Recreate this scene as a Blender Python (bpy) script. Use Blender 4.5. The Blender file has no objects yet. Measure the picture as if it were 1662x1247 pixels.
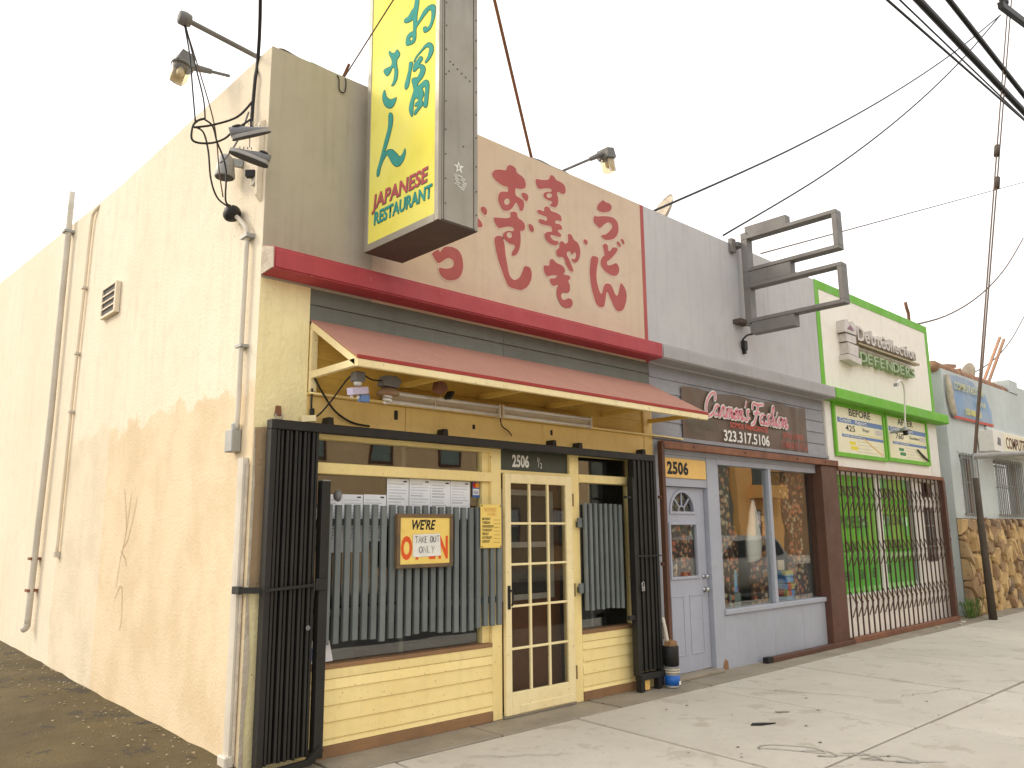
import bpy, bmesh, math, random
from mathutils import Vector, Matrix, geometry
random.seed(7)
R = math.radians
scene = bpy.context.scene
COL = scene.collection

# ------------------------------------------------------------------ camera
cam_d = bpy.data.cameras.new('camera')
cam = bpy.data.objects.new('camera', cam_d); COL.objects.link(cam)
cam_d.sensor_fit = 'HORIZONTAL'; cam_d.sensor_width = 36.0; cam_d.lens = 36.0 * 0.78927
cam_d.clip_start = 0.05; cam_d.clip_end = 800
cam.matrix_world = (Matrix.Translation((-2.551, -5.348, 1.555)) @ Matrix.Rotation(R(-43.404), 4, 'Z')
                    @ Matrix.Rotation(R(100.429), 4, 'X') @ Matrix.Rotation(R(-0.5276), 4, 'Z'))
scene.camera = cam

# ------------------------------------------------------------------ sky, sun, exposure
SUN_AZ, SUN_EL = 128.0, 33.0          # azimuth from +X towards +Y
world = bpy.data.worlds.new('World'); scene.world = world; world.use_nodes = True
wn, wl = world.node_tree.nodes, world.node_tree.links
wn.clear()
w_out = wn.new('ShaderNodeOutputWorld')
sky = wn.new('ShaderNodeTexSky'); sky.sky_type = 'NISHITA'; sky.sun_disc = False
sky.sun_elevation = R(SUN_EL); sky.sun_rotation = R(90 - SUN_AZ)
sky.air_density = 1.0; sky.dust_density = 4.0; sky.ozone_density = 1.0
bg1 = wn.new('ShaderNodeBackground'); bg1.inputs['Strength'].default_value = 0.07
wl.new(sky.outputs[0], bg1.inputs['Color'])
bg2 = wn.new('ShaderNodeBackground')            # even veil of thin bright cloud
bg2.inputs['Color'].default_value = (1.0, 0.965, 0.91, 1); bg2.inputs['Strength'].default_value = 1.36
w_add = wn.new('ShaderNodeAddShader')
wl.new(bg1.outputs[0], w_add.inputs[0]); wl.new(bg2.outputs[0], w_add.inputs[1])
wl.new(w_add.outputs[0], w_out.inputs['Surface'])
sun_d = bpy.data.lights.new('sun', 'SUN'); sun_d.energy = 1.3; sun_d.angle = R(12); sun_d.color = (1.0, 0.89, 0.71)
sun = bpy.data.objects.new('sun', sun_d); COL.objects.link(sun)
sdir = Vector((math.cos(R(SUN_AZ)) * math.cos(R(SUN_EL)), math.sin(R(SUN_AZ)) * math.cos(R(SUN_EL)), math.sin(R(SUN_EL))))
sun.rotation_euler = sdir.to_track_quat('Z', 'Y').to_euler(); sun.location = sdir * 40
vs = scene.view_settings
vs.view_transform = 'Standard'; vs.look = 'None'; vs.exposure = 0.12; vs.gamma = 1.0; vs.use_curve_mapping = False
scene.render.engine = 'CYCLES'
scene.cycles.max_bounces = 8; scene.cycles.transparent_max_bounces = 12
scene.render.resolution_x, scene.render.resolution_y = 1024, 768

# ------------------------------------------------------------------ materials
def mat(name, c, rough=.75, c2=None, n=2.0, amt=1.0, streak=0.0, speck=None, spk=(45, .62), bump=0.0, bs=60, rnd=0.0,
        metal=0.0, wear=None, wsc=8, wthr=.62, spec=.4, grain=None):
    m = bpy.data.materials.new(name); m.use_nodes = True
    nt = m.node_tree; N, L = nt.nodes, nt.links
    b = N['Principled BSDF']; b.inputs['Roughness'].default_value = rough; b.inputs['Metallic'].default_value = metal
    b.inputs['Specular IOR Level'].default_value = spec
    geo = N.new('ShaderNodeNewGeometry')
    def noise(sc, det=5, vec=None, rg=.55):
        t = N.new('ShaderNodeTexNoise'); t.inputs['Scale'].default_value = sc; t.inputs['Detail'].default_value = det
        t.inputs['Roughness'].default_value = rg
        L.new(vec or geo.outputs['Position'], t.inputs['Vector']); return t.outputs['Fac']
    def ramp(v, a, b_):
        r = N.new('ShaderNodeMapRange'); r.inputs['From Min'].default_value = a; r.inputs['From Max'].default_value = b_
        L.new(v, r.inputs['Value']); return r.outputs['Result']
    def scaled(s):
        mp = N.new('ShaderNodeMapping'); mp.inputs['Scale'].default_value = s
        L.new(geo.outputs['Position'], mp.inputs['Vector']); return mp.outputs['Vector']
    def mix(a, b_, f, mode='MIX'):
        x = N.new('ShaderNodeMix'); x.data_type = 'RGBA'; x.blend_type = mode
        for s, v in ((6, a), (7, b_)):
            if isinstance(v, tuple): x.inputs[s].default_value = (*v, 1)
            else: L.new(v, x.inputs[s])
        if isinstance(f, float): x.inputs[0].default_value = f
        else: L.new(f, x.inputs[0])
        return x.outputs[2]
    def mul(v, k):
        q = N.new('ShaderNodeMath'); q.operation = 'MULTIPLY'; q.inputs[1].default_value = k; L.new(v, q.inputs[0]); return q.outputs[0]
    c2 = c2 or tuple(v * .82 for v in c)
    col = mix(c, c2, mul(ramp(noise(n, 6), .38, .68), amt))
    col = mix(col, tuple(v * .72 for v in c), mul(ramp(noise(n * 7, 4), .5, .8), .35))
    if grain:
        col = mix(col, tuple(v * .6 for v in c), mul(ramp(noise(6, 5, scaled(grain)), .45, .75), .45))
    if streak:
        col = mix(col, tuple(v * .45 for v in c), mul(ramp(noise(3, 4, scaled((4, 4, .25))), .52, .75), streak))
    if speck:
        col = mix(col, speck, ramp(noise(spk[0], 3), spk[1], spk[1] + .05))
    if wear:
        col = mix(col, wear, ramp(noise(wsc, 6, None, .7), wthr, wthr + .04))
    if rnd:
        oi = N.new('ShaderNodeObjectInfo'); hv = N.new('ShaderNodeHueSaturation')
        L.new(ramp(oi.outputs['Random'], 0, 1), hv.inputs['Value'])
        rr = hv.inputs['Value'].links[0].from_node
        rr.inputs['To Min'].default_value = 1 - rnd; rr.inputs['To Max'].default_value = 1 + rnd
        L.new(col, hv.inputs['Color']); col = hv.outputs['Color']
    L.new(col, b.inputs['Base Color'])
    if bump:
        bp = N.new('ShaderNodeBump'); bp.inputs['Strength'].default_value = min(1, bump); bp.inputs['Distance'].default_value = .02
        L.new(noise(bs, 6, None, .65), bp.inputs['Height']); L.new(bp.outputs['Normal'], b.inputs['Normal'])
    rn = ramp(noise(n * 3, 4), .3, .7)
    rr = rn.node; rr.inputs['To Min'].default_value = max(.05, rough - .12); rr.inputs['To Max'].default_value = min(1, rough + .1)
    L.new(rn, b.inputs['Roughness'])
    return m

def flat(name, c, rough=.7, metal=0.0, spec=.4):
    m = bpy.data.materials.new(name); m.use_nodes = True
    nt = m.node_tree; b = nt.nodes['Principled BSDF']
    b.inputs['Roughness'].default_value = rough; b.inputs['Metallic'].default_value = metal; b.inputs['Specular IOR Level'].default_value = spec
    g = nt.nodes.new('ShaderNodeNewGeometry'); t = nt.nodes.new('ShaderNodeTexNoise'); t.inputs['Scale'].default_value = 14
    t.inputs['Detail'].default_value = 6
    nt.links.new(g.outputs['Position'], t.inputs['Vector'])
    x = nt.nodes.new('ShaderNodeMix'); x.data_type = 'RGBA'
    x.inputs[6].default_value = (*c, 1); x.inputs[7].default_value = (*[v * .72 for v in c], 1)
    nt.links.new(t.outputs['Fac'], x.inputs[0]); nt.links.new(x.outputs[2], b.inputs['Base Color'])
    return m

def glass(name, tint=(.95, .97, .96), f0=.085, rough=.0):
    m = bpy.data.materials.new(name); m.use_nodes = True
    nt = m.node_tree; nt.nodes.clear(); N, L = nt.nodes, nt.links
    o = N.new('ShaderNodeOutputMaterial'); mx = N.new('ShaderNodeMixShader'); tr = N.new('ShaderNodeBsdfTransparent')
    gl = N.new('ShaderNodeBsdfGlossy'); gl.inputs['Roughness'].default_value = rough
    tr.inputs['Color'].default_value = (*tint, 1); gl.inputs['Color'].default_value = (.95, .95, .95, 1)
    lw = N.new('ShaderNodeLayerWeight'); lw.inputs['Blend'].default_value = .5
    pw = N.new('ShaderNodeMath'); pw.operation = 'POWER'; pw.inputs[1].default_value = 4.2; L.new(lw.outputs['Facing'], pw.inputs[0])
    fr = N.new('ShaderNodeMapRange'); fr.inputs['To Min'].default_value = f0; fr.inputs['To Max'].default_value = .95; L.new(pw.outputs[0], fr.inputs['Value'])
    g = N.new('ShaderNodeNewGeometry'); t = N.new('ShaderNodeTexNoise'); t.inputs['Scale'].default_value = 1.3
    bp = N.new('ShaderNodeBump'); bp.inputs['Strength'].default_value = .05; bp.inputs['Distance'].default_value = .03
    L.new(g.outputs['Position'], t.inputs['Vector']); L.new(t.outputs['Fac'], bp.inputs['Height'])
    L.new(bp.outputs['Normal'], gl.inputs['Normal'])
    L.new(fr.outputs[0], mx.inputs[0]); L.new(tr.outputs[0], mx.inputs[1]); L.new(gl.outputs[0], mx.inputs[2])
    L.new(mx.outputs[0], o.inputs['Surface'])
    return m

M = {}
M['cream'] = mat('cream_stucco', (.79, .695, .54), .9, (.74, .63, .465), .7, .8, .18, bump=.35, bs=38, speck=(.45, .35, .22), spk=(28, .735))
M['cream_patch'] = mat('tan_overpaint', (.70, .565, .37), .9, (.65, .515, .325), 1.1, .9, .12, bump=.5, bs=45, speck=(.42, .31, .2), spk=(25, .72))
M['pale_patch'] = mat('pale_overpaint', (.70, .60, .43), .9, (.64, .54, .38), 1.6, .9, .2, bump=.3, bs=45)
M['tan_front'] = mat('tan_parapet_paint', (.66, .52, .385), .85, (.60, .475, .34), .8, .8, .15, bump=.12, bs=40)
M['grey_tan'] = mat('grey_tan_parapet', (.47, .42, .325), .85, (.415, .365, .275), .9, .8, .22, bump=.15, bs=40, speck=(.2, .16, .12), spk=(18, .73))  # greyer and darker than the panel right of the sign
M['pil'] = mat('yellow_cream_stucco', (.90, .79, .45), .9, (.84, .71, .38), 1.6, .8, .2, bump=.6, bs=30, speck=(.25, .2, .1), spk=(20, .72))
M['pil_bare'] = mat('bare_tan_plaster', (.40, .28, .16), .9, (.34, .24, .14), 2.5, .9, .1, bump=.5, bs=26)
M['plaster'] = mat('bare_plaster', (.62, .54, .42), .95, (.45, .38, .3), 9, 1, bump=.9, bs=40)
M['red'] = mat('red_cornice_paint', (.43, .060, .072), .6, (.37, .048, .058), 1.5, .8, .15, bump=.12, bs=30, wear=(.6, .45, .36), wsc=22, wthr=.675)
M['grey_corn_shade'] = mat('grey_cornice_shade_tone', (.41, .395, .39), .85, (.35, .34, .34), .8, .8, .2, bump=.15, bs=40)  # wall grey darkened, shade on the cornice painted in
M['kana_edge'] = mat('pale_brush_edge', (.74, .53, .42), .85)
M['kana'] = mat('faded_red_paint', (.43, .105, .095), .75, (.38, .085, .08), 2, .9, bump=.1, bs=40)
M['siding_green'] = mat('green_grey_siding', (.165, .175, .145), .7, (.13, .14, .115), 2, .8, .25, rnd=.06, grain=(1, 1, 14), bump=.06, bs=50)
M['yellow'] = mat('pale_yellow_paint', (.88, .71, .325), .55, (.82, .635, .26), 1.4, .8, .12, rnd=.04, bump=.06, bs=40,
                  speck=(.18, .13, .07), spk=(48, .675), wear=(.5, .37, .19), wsc=9, wthr=.675)
M['bounce_ochre'] = mat('bounce_tinted_ochre', (.72, .48, .11), .6, (.62, .40, .085), 1.4, .9, .2, rnd=.05, bump=.08, bs=40, speck=(.2, .13, .06), spk=(21, .72), grain=(1, 1, 12))  # deep yellow for under the awning, its bounced light put into the colour
M['bounce_yellow'] = mat('bounce_tinted_yellow', (.80, .58, .22), .55, (.73, .51, .17), 1.4, .8, .15, rnd=.04, bump=.06, bs=40, speck=(.2, .14, .08), spk=(21, .725), wear=(.4, .28, .13), wsc=11, wthr=.74)  # trim yellow pushed to orange, warm bounced light painted in
M['cream_trim'] = mat('cream_trim_paint', (.86, .73, .42), .55, (.79, .64, .33), 2, .8, .15, bump=.06, bs=40, speck=(.25, .18, .1), spk=(34, .68))
M['door_yellow'] = mat('cream_door_paint', (.87, .74, .42), .5, (.82, .66, .34), 2, .8, .1, bump=.05, bs=30, speck=(.36, .25, .13), spk=(30, .68))
M['kick'] = mat('brown_kick_board', (.30, .165, .075), .75, (.2, .11, .055), 2.5, .9, grain=(1, 1, 12), bump=.15, bs=40, speck=(.1, .06, .04), spk=(20, .7))
M['black'] = mat('black_gate_paint', (.012, .012, .011), .5, (.019, .017, .014), 4, .9, speck=(.12, .07, .04), spk=(40, .74), bump=.05, bs=60)
M['slat'] = mat('grey_green_slat_paint', (.15, .168, .163), .6, (.115, .13, .125), 3, .8, .3, rnd=.12, wear=(.45, .43, .38), wsc=26, wthr=.69, bump=.08, bs=40)
M['awning'] = mat('faded_red_awning', (.41, .205, .15), .85, (.37, .18, .13), 1.0, .9, rnd=.02, bump=.06, bs=90, speck=(.52, .34, .27), spk=(26, .67))
M['awning_edge'] = mat('red_awning_edge', (.36, .04, .03), .7)
M['sign_yellow'] = mat('yellow_acrylic_face', (.84, .74, .075), .75, (.82, .77, .24), .55, 1.0, bump=.02, bs=5, spec=.15)
M['sign_frame'] = mat('weathered_aluminium', (.34, .31, .255), .5, (.27, .245, .2), 1.2, .9, .35, metal=.25, bump=.04, bs=20, speck=(.12, .09, .06), spk=(30, .73))
M['sign_under'] = mat('rusty_underside', (.10, .075, .06), .8, (.07, .055, .045), 2, .9)
M['teal'] = flat('teal_lettering', (.075, .36, .31), .85, 0, .1)
M['teal_dark'] = flat('dark_teal_edge', (.05, .17, .09), .85, 0, .1)
M['pink'] = flat('pink_red_lettering', (.55, .13, .14), .85, 0, .1)
M['white'] = mat('white_paint', (.80, .77, .70), .6, (.72, .69, .62), 1.5, .8)
M['sticker'] = flat('white_sticker', (.85, .83, .76), .6)
M['ink'] = flat('black_ink', (.015, .014, .013), .6)
M['grey_st'] = mat('grey_stucco_paint', (.54, .525, .52), .85, (.48, .47, .475), .8, .8, .22, bump=.15, bs=40, speck=(.2, .18, .16), spk=(18, .735))
M['grey_sid'] = mat('grey_siding_paint', (.31, .31, .325), .7, (.26, .26, .275), 1.5, .8, .2, rnd=.05, grain=(1, 1, 14), bump=.06, bs=50)
M['lav'] = mat('lavender_grey_paint', (.38, .395, .445), .6, (.33, .345, .385), 1.8, .8, .15, bump=.05, bs=40, speck=(.2, .19, .19), spk=(20, .74), wear=(.5, .32, .22), wsc=10, wthr=.775)
M['lav_door'] = mat('lavender_door_paint', (.385, .40, .465), .5, (.35, .365, .42), 1.5, .8, .1, bump=.03, bs=40, speck=(.22, .2, .2), spk=(14, .75))
M['rust'] = mat('rusty_brown_steel', (.24, .105, .055), .75, (.15, .06, .035), 3, 1, .25, bump=.2, bs=50, speck=(.4, .2, .1), spk=(24, .7))
M['brown'] = mat('brown_painted_steel', (.115, .05, .03), .6, (.085, .038, .024), 2, .9, .3, bump=.08, bs=40, speck=(.3, .16, .08), spk=(26, .735))
M['gate_brown'] = mat('brown_gate_bar', (.075, .031, .021), .6, (.05, .022, .015), 5, .9)
M['green'] = mat('lime_green_paint', (.155, .46, .025), .6, (.13, .40, .02), 1.2, .8, .1, bump=.08, bs=40)
M['white_st'] = mat('white_stucco', (.88, .84, .75), .85, (.85, .79, .69), .8, .8, .12, bump=.12, bs=40, speck=(.5, .44, .36), spk=(20, .735))
M['green_film'] = mat('green_window_film', (.14, .62, .035), .4, (.12, .55, .03), 1, .8)
M['blue_st'] = mat('pale_blue_stucco', (.58, .63, .61), .9, (.49, .535, .52), .9, .9, .2, bump=.25, bs=35, speck=(.25, .26, .25), spk=(18, .72))
M['tile'] = mat('clay_coping_tile', (.36, .2, .12), .85, (.26, .15, .1), 4, .9, rnd=.2, bump=.2, bs=40)
M['grey_steel'] = mat('galvanised_steel', (.36, .36, .34), .5, (.29, .29, .27), 3, .9, .25, metal=.4, bump=.04)
M['grey_pipe'] = mat('grey_painted_pipe', (.60, .55, .46), .7, (.50, .45, .37), 3, .9, .25, bump=.08, bs=50, speck=(.25, .14, .08), spk=(20, .73))
M['frame_grey'] = mat('grey_sign_steel', (.20, .19, .18), .6, (.155, .145, .135), 2, .9, .3, bump=.05, speck=(.3, .2, .12), spk=(24, .735))
M['cable'] = flat('black_cable', (.014, .013, .012), .55)
M['cable_tan'] = flat('tan_cable', (.13, .08, .05), .7)
M['concrete'] = mat('sidewalk_concrete', (.56, .515, .43), .9, (.50, .455, .375), 1.0, .9, rnd=.06, bump=.25, bs=60, speck=(.27, .235, .18), spk=(30, .675), wear=(.45, .405, .325), wsc=2.2, wthr=.565)
M['concrete_d'] = mat('old_concrete_strip', (.33, .285, .215), .95, (.25, .215, .16), 2.4, 1, rnd=.05, bump=.45, bs=45, speck=(.13, .1, .075), spk=(14, .68))
M['joint'] = mat('joint_dirt', (.085, .07, .05), .95)
M['asphalt'] = mat('street_asphalt', (.055, .053, .05), .9, (.045, .043, .04), 1.5, .8, bump=.4, bs=90)
M['alley'] = mat('dirty_alley_asphalt', (.115, .085, .034), .95, (.07, .052, .022), 1.3, 1, bump=.7, bs=55, speck=(.3, .25, .15), spk=(32, .72), wear=(.055, .045, .03), wsc=3.2, wthr=.58)
M['glass'] = glass('window_glass')
M['glass_clear'] = glass('clear_glass', (.96, .98, .96), .05)
M['glass_door'] = glass('door_glass', (.9, .9, .88), .02)
M['glass_dark'] = glass('tinted_glass', (.35, .37, .33))
M['lampglass'] = glass('lamp_glass', (.85, .78, .6), .05, .25)
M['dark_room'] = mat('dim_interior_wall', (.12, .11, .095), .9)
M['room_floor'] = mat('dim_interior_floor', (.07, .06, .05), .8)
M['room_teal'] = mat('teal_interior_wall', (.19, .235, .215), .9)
M['wood_door'] = mat('brown_wood_door', (.12, .048, .016), .5, (.09, .037, .013), 2, .9, grain=(6, 6, .7))
M['paper'] = mat('printed_paper', (.80, .82, .86), .8, (.74, .76, .80), 3, .8)
M['print_grey'] = flat('grey_print', (.52, .54, .56), .8)
M['dark_green'] = mat('dark_green_panel', (.055, .065, .048), .4, (.045, .05, .04), 2, .8)
M['tube'] = flat('white_lamp_tube', (.78, .74, .68), .25)
M['fixture'] = mat('yellowed_fixture_enamel', (.70, .60, .45), .5, (.6, .5, .36), 3, .9)
M['orange'] = flat('orange_red_print', (.78, .10, .015), .6)
M['sign_card'] = mat('yellow_sign_card', (.85, .63, .17), .5, (.80, .56, .13), 2.5, .9)
M['wood_frame'] = mat('dark_bronze_frame', (.10, .075, .05), .5, (.2, .12, .05), 5, .9)
M['banner'] = mat('brown_vinyl_banner', (.135, .088, .060), .5, (.11, .075, .052), 1.5, .9)
M['banner_red'] = flat('red_banner_print', (.60, .085, .045), .6)
M['banner_green'] = flat('dull_green_banner_print', (.13, .135, .075), .6)
M['script_pink'] = mat('pink_striped_print', (.72, .16, .20), .6, (.62, .36, .40), 16, 1)
M['lit_panel'] = mat('amber_number_panel', (.80, .50, .14), .5, (.72, .45, .14), 3, .8)
M['lavw'] = flat('pale_lavender_plastic', (.62, .55, .72), .4)
M['blue_print'] = flat('blue_print', (.13, .235, .47), .5)
M['blue_deep'] = flat('deep_blue_label', (.015, .13, .50), .45)
M['poster'] = mat('cream_poster', (.80, .74, .55), .5, (.76, .73, .42), .9, .9)
M['yellow_print'] = flat('yellow_print', (.85, .72, .03), .6)
M['green_print'] = flat('green_print', (.06, .27, .10), .6)
M['channel'] = mat('bare_channel_metal', (.62, .57, .52), .5, (.48, .43, .39), 6, .9, metal=.1)
M['channel_green'] = flat('green_letter_face', (.36, .47, .25), .5)
M['blue_banner'] = mat('faded_blue_banner', (.22, .36, .56), .6, (.36, .42, .47), 1.2, 1)
M['pale_yellow_print'] = flat('pale_yellow_print', (.74, .70, .30), .6)
M['weed'] = mat('weed_leaf', (.11, .2, .035), .6, (.14, .2, .04), 9, 1, rnd=.2)
M['shoe'] = mat('grey_canvas_shoe', (.20, .20, .21), .8, (.15, .15, .16), 8, .9)
M['shoe_sole'] = flat('off_white_rubber', (.42, .40, .38), .7)
M['shoe_dark'] = flat('dark_shoe_sole', (.06, .058, .055), .8)
M['dress'] = mat('white_cloth', (.80, .77, .70), .9, (.72, .69, .62), 5, .9)
M['guard'] = mat('dark_guy_guard', (.085, .065, .045), .8, (.06, .045, .032), 5, 1, bump=.1)
M['lamp_grey'] = mat('grey_lamp_housing', (.17, .165, .16), .6, (.12, .115, .11), 8, .9)
M['brass'] = flat('dull_brass', (.30, .22, .10), .4, .7)
M['chrome'] = flat('worn_chrome', (.55, .54, .52), .25, .9)
M['opp_orange'] = mat('orange_stucco', (.76, .42, .15), .9, (.68, .37, .12), .7, .8, bump=.2, bs=20)
M['opp_tan'] = mat('tan_stucco', (.64, .45, .26), .9, (.57, .40, .22), .7, .8, bump=.2, bs=20)
M['car_paint'] = flat('silver_car_paint', (.5, .47, .42), .3, .3)
M['tyre'] = flat('black_tyre', (.02, .02, .02), .8)
M['rooftop'] = mat('roof_felt', (.20, .19, .18), .95)

def side_wall_mat(name):
    # cream stucco with two overpainted fields; their brushed edges wander with noise
    m = mat(name, (.79, .695, .54), .9, (.74, .63, .465), .7, .8, .2, bump=.4, bs=38, speck=(.5, .4, .26), spk=(30, .69))
    N, L = m.node_tree.nodes, m.node_tree.links; b = N['Principled BSDF']
    base = b.inputs['Base Color'].links[0].from_socket
    g = N.new('ShaderNodeNewGeometry'); sp = N.new('ShaderNodeSeparateXYZ'); L.new(g.outputs['Position'], sp.inputs[0])
    def nz(sc, det=4):
        t = N.new('ShaderNodeTexNoise'); t.inputs['Scale'].default_value = sc; t.inputs['Detail'].default_value = det; t.inputs['Roughness'].default_value = .65
        L.new(g.outputs['Position'], t.inputs['Vector']); return t.outputs['Fac']
    def ma(op, a, v):
        q = N.new('ShaderNodeMath'); q.operation = op
        for i, s in enumerate((a, v)):
            if isinstance(s, (int, float)): q.inputs[i].default_value = s
            else: L.new(s, q.inputs[i])
        return q.outputs[0]
    def below(val, lim, amp, soft, n_):      # 1 where val < lim + amp * noise
        d = ma('SUBTRACT', ma('ADD', ma('MULTIPLY', ma('SUBTRACT', n_, .5), amp), lim), val)
        r = N.new('ShaderNodeMapRange'); r.inputs['From Min'].default_value = 0; r.inputs['From Max'].default_value = soft; L.new(d, r.inputs['Value']); return r.outputs['Result']
    n1, n2, n3 = nz(2.6, 5), nz(1.5, 5), nz(9, 5)
    y, z = sp.outputs['Y'], sp.outputs['Z']
    tan = ma('MULTIPLY', below(y, 3.12, .10, .03, n3), below(z, 2.62, .75, .05, n1))
    pale = ma('MULTIPLY', below(y, 4.62, .5, .06, n2), below(z, 2.62, .6, .08, n1))
    def mixc(a, c, f):
        x = N.new('ShaderNodeMix'); x.data_type = 'RGBA'; L.new(a, x.inputs[6]); L.new(f, x.inputs[0])
        if isinstance(c, tuple): x.inputs[7].default_value = (*c, 1)
        else: L.new(c, x.inputs[7])
        return x.outputs[2]
    blot = N.new('ShaderNodeMapRange'); blot.inputs['From Min'].default_value = .42; blot.inputs['From Max'].default_value = .62; L.new(nz(1.9, 6), blot.inputs['Value'])
    tanc = N.new('ShaderNodeMix'); tanc.data_type = 'RGBA'; tanc.inputs[6].default_value = (.72, .585, .39, 1); tanc.inputs[7].default_value = (.645, .505, .32, 1); L.new(blot.outputs['Result'], tanc.inputs[0])
    palc = N.new('ShaderNodeMix'); palc.data_type = 'RGBA'; palc.inputs[6].default_value = (.73, .63, .465, 1); palc.inputs[7].default_value = (.635, .54, .39, 1); L.new(blot.outputs['Result'], palc.inputs[0])
    c = mixc(base, palc.outputs[2], ma('MULTIPLY', pale, .9)); c = mixc(c, tanc.outputs[2], ma('MULTIPLY', tan, .92))
    chip = N.new('ShaderNodeMapRange'); chip.inputs['From Min'].default_value = .665; chip.inputs['From Max'].default_value = .70; L.new(nz(24, 4), chip.inputs['Value'])
    c = mixc(c, (.50, .40, .26), ma('MULTIPLY', chip.outputs['Result'], .75))
    L.new(c, b.inputs['Base Color'])
    return m
M['side_wall'] = side_wall_mat('overpainted_side_stucco')

def floral(name):
    m = bpy.data.materials.new(name); m.use_nodes = True
    N, L = m.node_tree.nodes, m.node_tree.links; b = N['Principled BSDF']; b.inputs['Roughness'].default_value = .9
    g = N.new('ShaderNodeNewGeometry'); v = N.new('ShaderNodeTexVoronoi'); v.inputs['Scale'].default_value = 19
    mp = N.new('ShaderNodeMapping'); mp.inputs['Scale'].default_value = (1, 1, .75)
    L.new(g.outputs['Position'], mp.inputs['Vector']); L.new(mp.outputs['Vector'], v.inputs['Vector'])
    r = N.new('ShaderNodeMapRange'); r.inputs['From Min'].default_value = .50; r.inputs['From Max'].default_value = .36
    L.new(v.outputs['Distance'], r.inputs['Value'])
    cr = N.new('ShaderNodeValToRGB'); el = cr.color_ramp.elements
    el[0].color = (.5, .3, .14, 1); el[1].color = (.68, .58, .40, 1)
    e = el.new(.45); e.color = (.6, .16, .08, 1); e = el.new(.7); e.color = (.34, .26, .14, 1)
    sp = N.new('ShaderNodeSeparateColor'); L.new(v.outputs['Color'], sp.inputs[0]); L.new(sp.outputs[0], cr.inputs['Fac'])
    x = N.new('ShaderNodeMix'); x.data_type = 'RGBA'; x.inputs[6].default_value = (.075, .042, .028, 1)
    L.new(r.outputs['Result'], x.inputs[0]); L.new(cr.outputs['Color'], x.inputs[7]); L.new(x.outputs[2], b.inputs['Base Color'])
    return m
M['floral'] = floral('dark_floral_curtain')

def stone_mat(name):
    m = mat(name, (.46, .37, .235), .9, (.33, .26, .17), 3, .9, bump=.6, bs=22, speck=(.16, .12, .09), spk=(9, .66))
    N, L = m.node_tree.nodes, m.node_tree.links; b = N['Principled BSDF']
    src = b.inputs['Base Color'].links[0].from_socket
    oi = N.new('ShaderNodeObjectInfo'); cr = N.new('ShaderNodeValToRGB'); el = cr.color_ramp.elements
    el[0].color = (1.5, 1.3, .95, 1); el[1].color = (.5, .47, .5, 1)
    e = el.new(.4); e.color = (1.2, 1.02, .74, 1); e = el.new(.6); e.color = (.78, .68, .6, 1); e = el.new(.8); e.color = (1.0, .78, .62, 1)
    L.new(oi.outputs['Random'], cr.inputs['Fac'])
    x = N.new('ShaderNodeMix'); x.data_type = 'RGBA'; x.blend_type = 'MULTIPLY'; x.inputs[0].default_value = 1
    L.new(src, x.inputs[6]); L.new(cr.outputs['Color'], x.inputs[7]); L.new(x.outputs[2], b.inputs['Base Color'])
    return m
M['stone'] = stone_mat('veneer_stone')

def parcel_mat(name):
    m = bpy.data.materials.new(name); m.use_nodes = True
    N, L = m.node_tree.nodes, m.node_tree.links; b = N['Principled BSDF']; b.inputs['Roughness'].default_value = .5
    g = N.new('ShaderNodeNewGeometry'); v = N.new('ShaderNodeTexVoronoi'); v.inputs['Scale'].default_value = 11
    v.distance = 'CHEBYCHEV'; v.inputs['Randomness'].default_value = .25
    L.new(g.outputs['Position'], v.inputs['Vector'])
    cr = N.new('ShaderNodeValToRGB'); cr.color_ramp.interpolation = 'CONSTANT'; el = cr.color_ramp.elements
    el[0].color = (.10, .28, .62, 1); el[1].position = .3; el[1].color = (.72, .74, .76, 1)
    for p, c in ((.5, (.55, .48, .15, 1)), (.68, (.60, .12, .06, 1)), (.8, (.2, .42, .6, 1))):
        e = el.new(p); e.color = c
    sp = N.new('ShaderNodeSeparateColor'); L.new(v.outputs['Color'], sp.inputs[0]); L.new(sp.outputs[0], cr.inputs['Fac'])
    L.new(cr.outputs['Color'], b.inputs['Base Color'])
    return m
M['parcel'] = parcel_mat('coloured_packaging')

# ------------------------------------------------------------------ object helpers
ROOTLOC = {}
def thing(name, label, cat, loc=(0, 0, 0), group=None):
    o = bpy.data.objects.new(name, None); COL.objects.link(o); o.location = loc; o.empty_display_size = .1
    o['label'] = label; o['category'] = cat
    if group: o['group'] = group
    ROOTLOC[o] = Vector(loc)
    return o
def tag(o, label, cat, group=None):
    o['label'] = label; o['category'] = cat
    if group: o['group'] = group
    return o
def obj(name, src, material, parent=None, smooth=False, label=None, recentre=True):
    """src: bmesh or mesh in world coordinates; becomes ONE mesh object (child coordinates made local)."""
    if isinstance(src, bmesh.types.BMesh):
        me = bpy.data.meshes.new(name); src.normal_update(); src.to_mesh(me); src.free()
    else: me = src; me.name = name
    base = ROOTLOC.get(parent, Vector((0, 0, 0)))
    o = bpy.data.objects.new(name, me); COL.objects.link(o)
    if len(me.vertices):
        if parent is None and recentre:
            xs = [v.co for v in me.vertices]
            c = Vector(((min(v.x for v in xs) + max(v.x for v in xs)) / 2, (min(v.y for v in xs) + max(v.y for v in xs)) / 2, min(v.z for v in xs)))
        else: c = base.copy()
        me.transform(Matrix.Translation(-c))
        if parent is None: o.location = c; ROOTLOC[o] = c
        else: ROOTLOC[o] = base
    else: ROOTLOC[o] = base
    if parent is not None: o.parent = parent
    if isinstance(material, str): material = M[material]
    if len(me.materials): me.materials[0] = material
    else: me.materials.append(material)
    if smooth:
        for p in me.polygons: p.use_smooth = True
    if label: o['label'] = label
    return o
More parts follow.
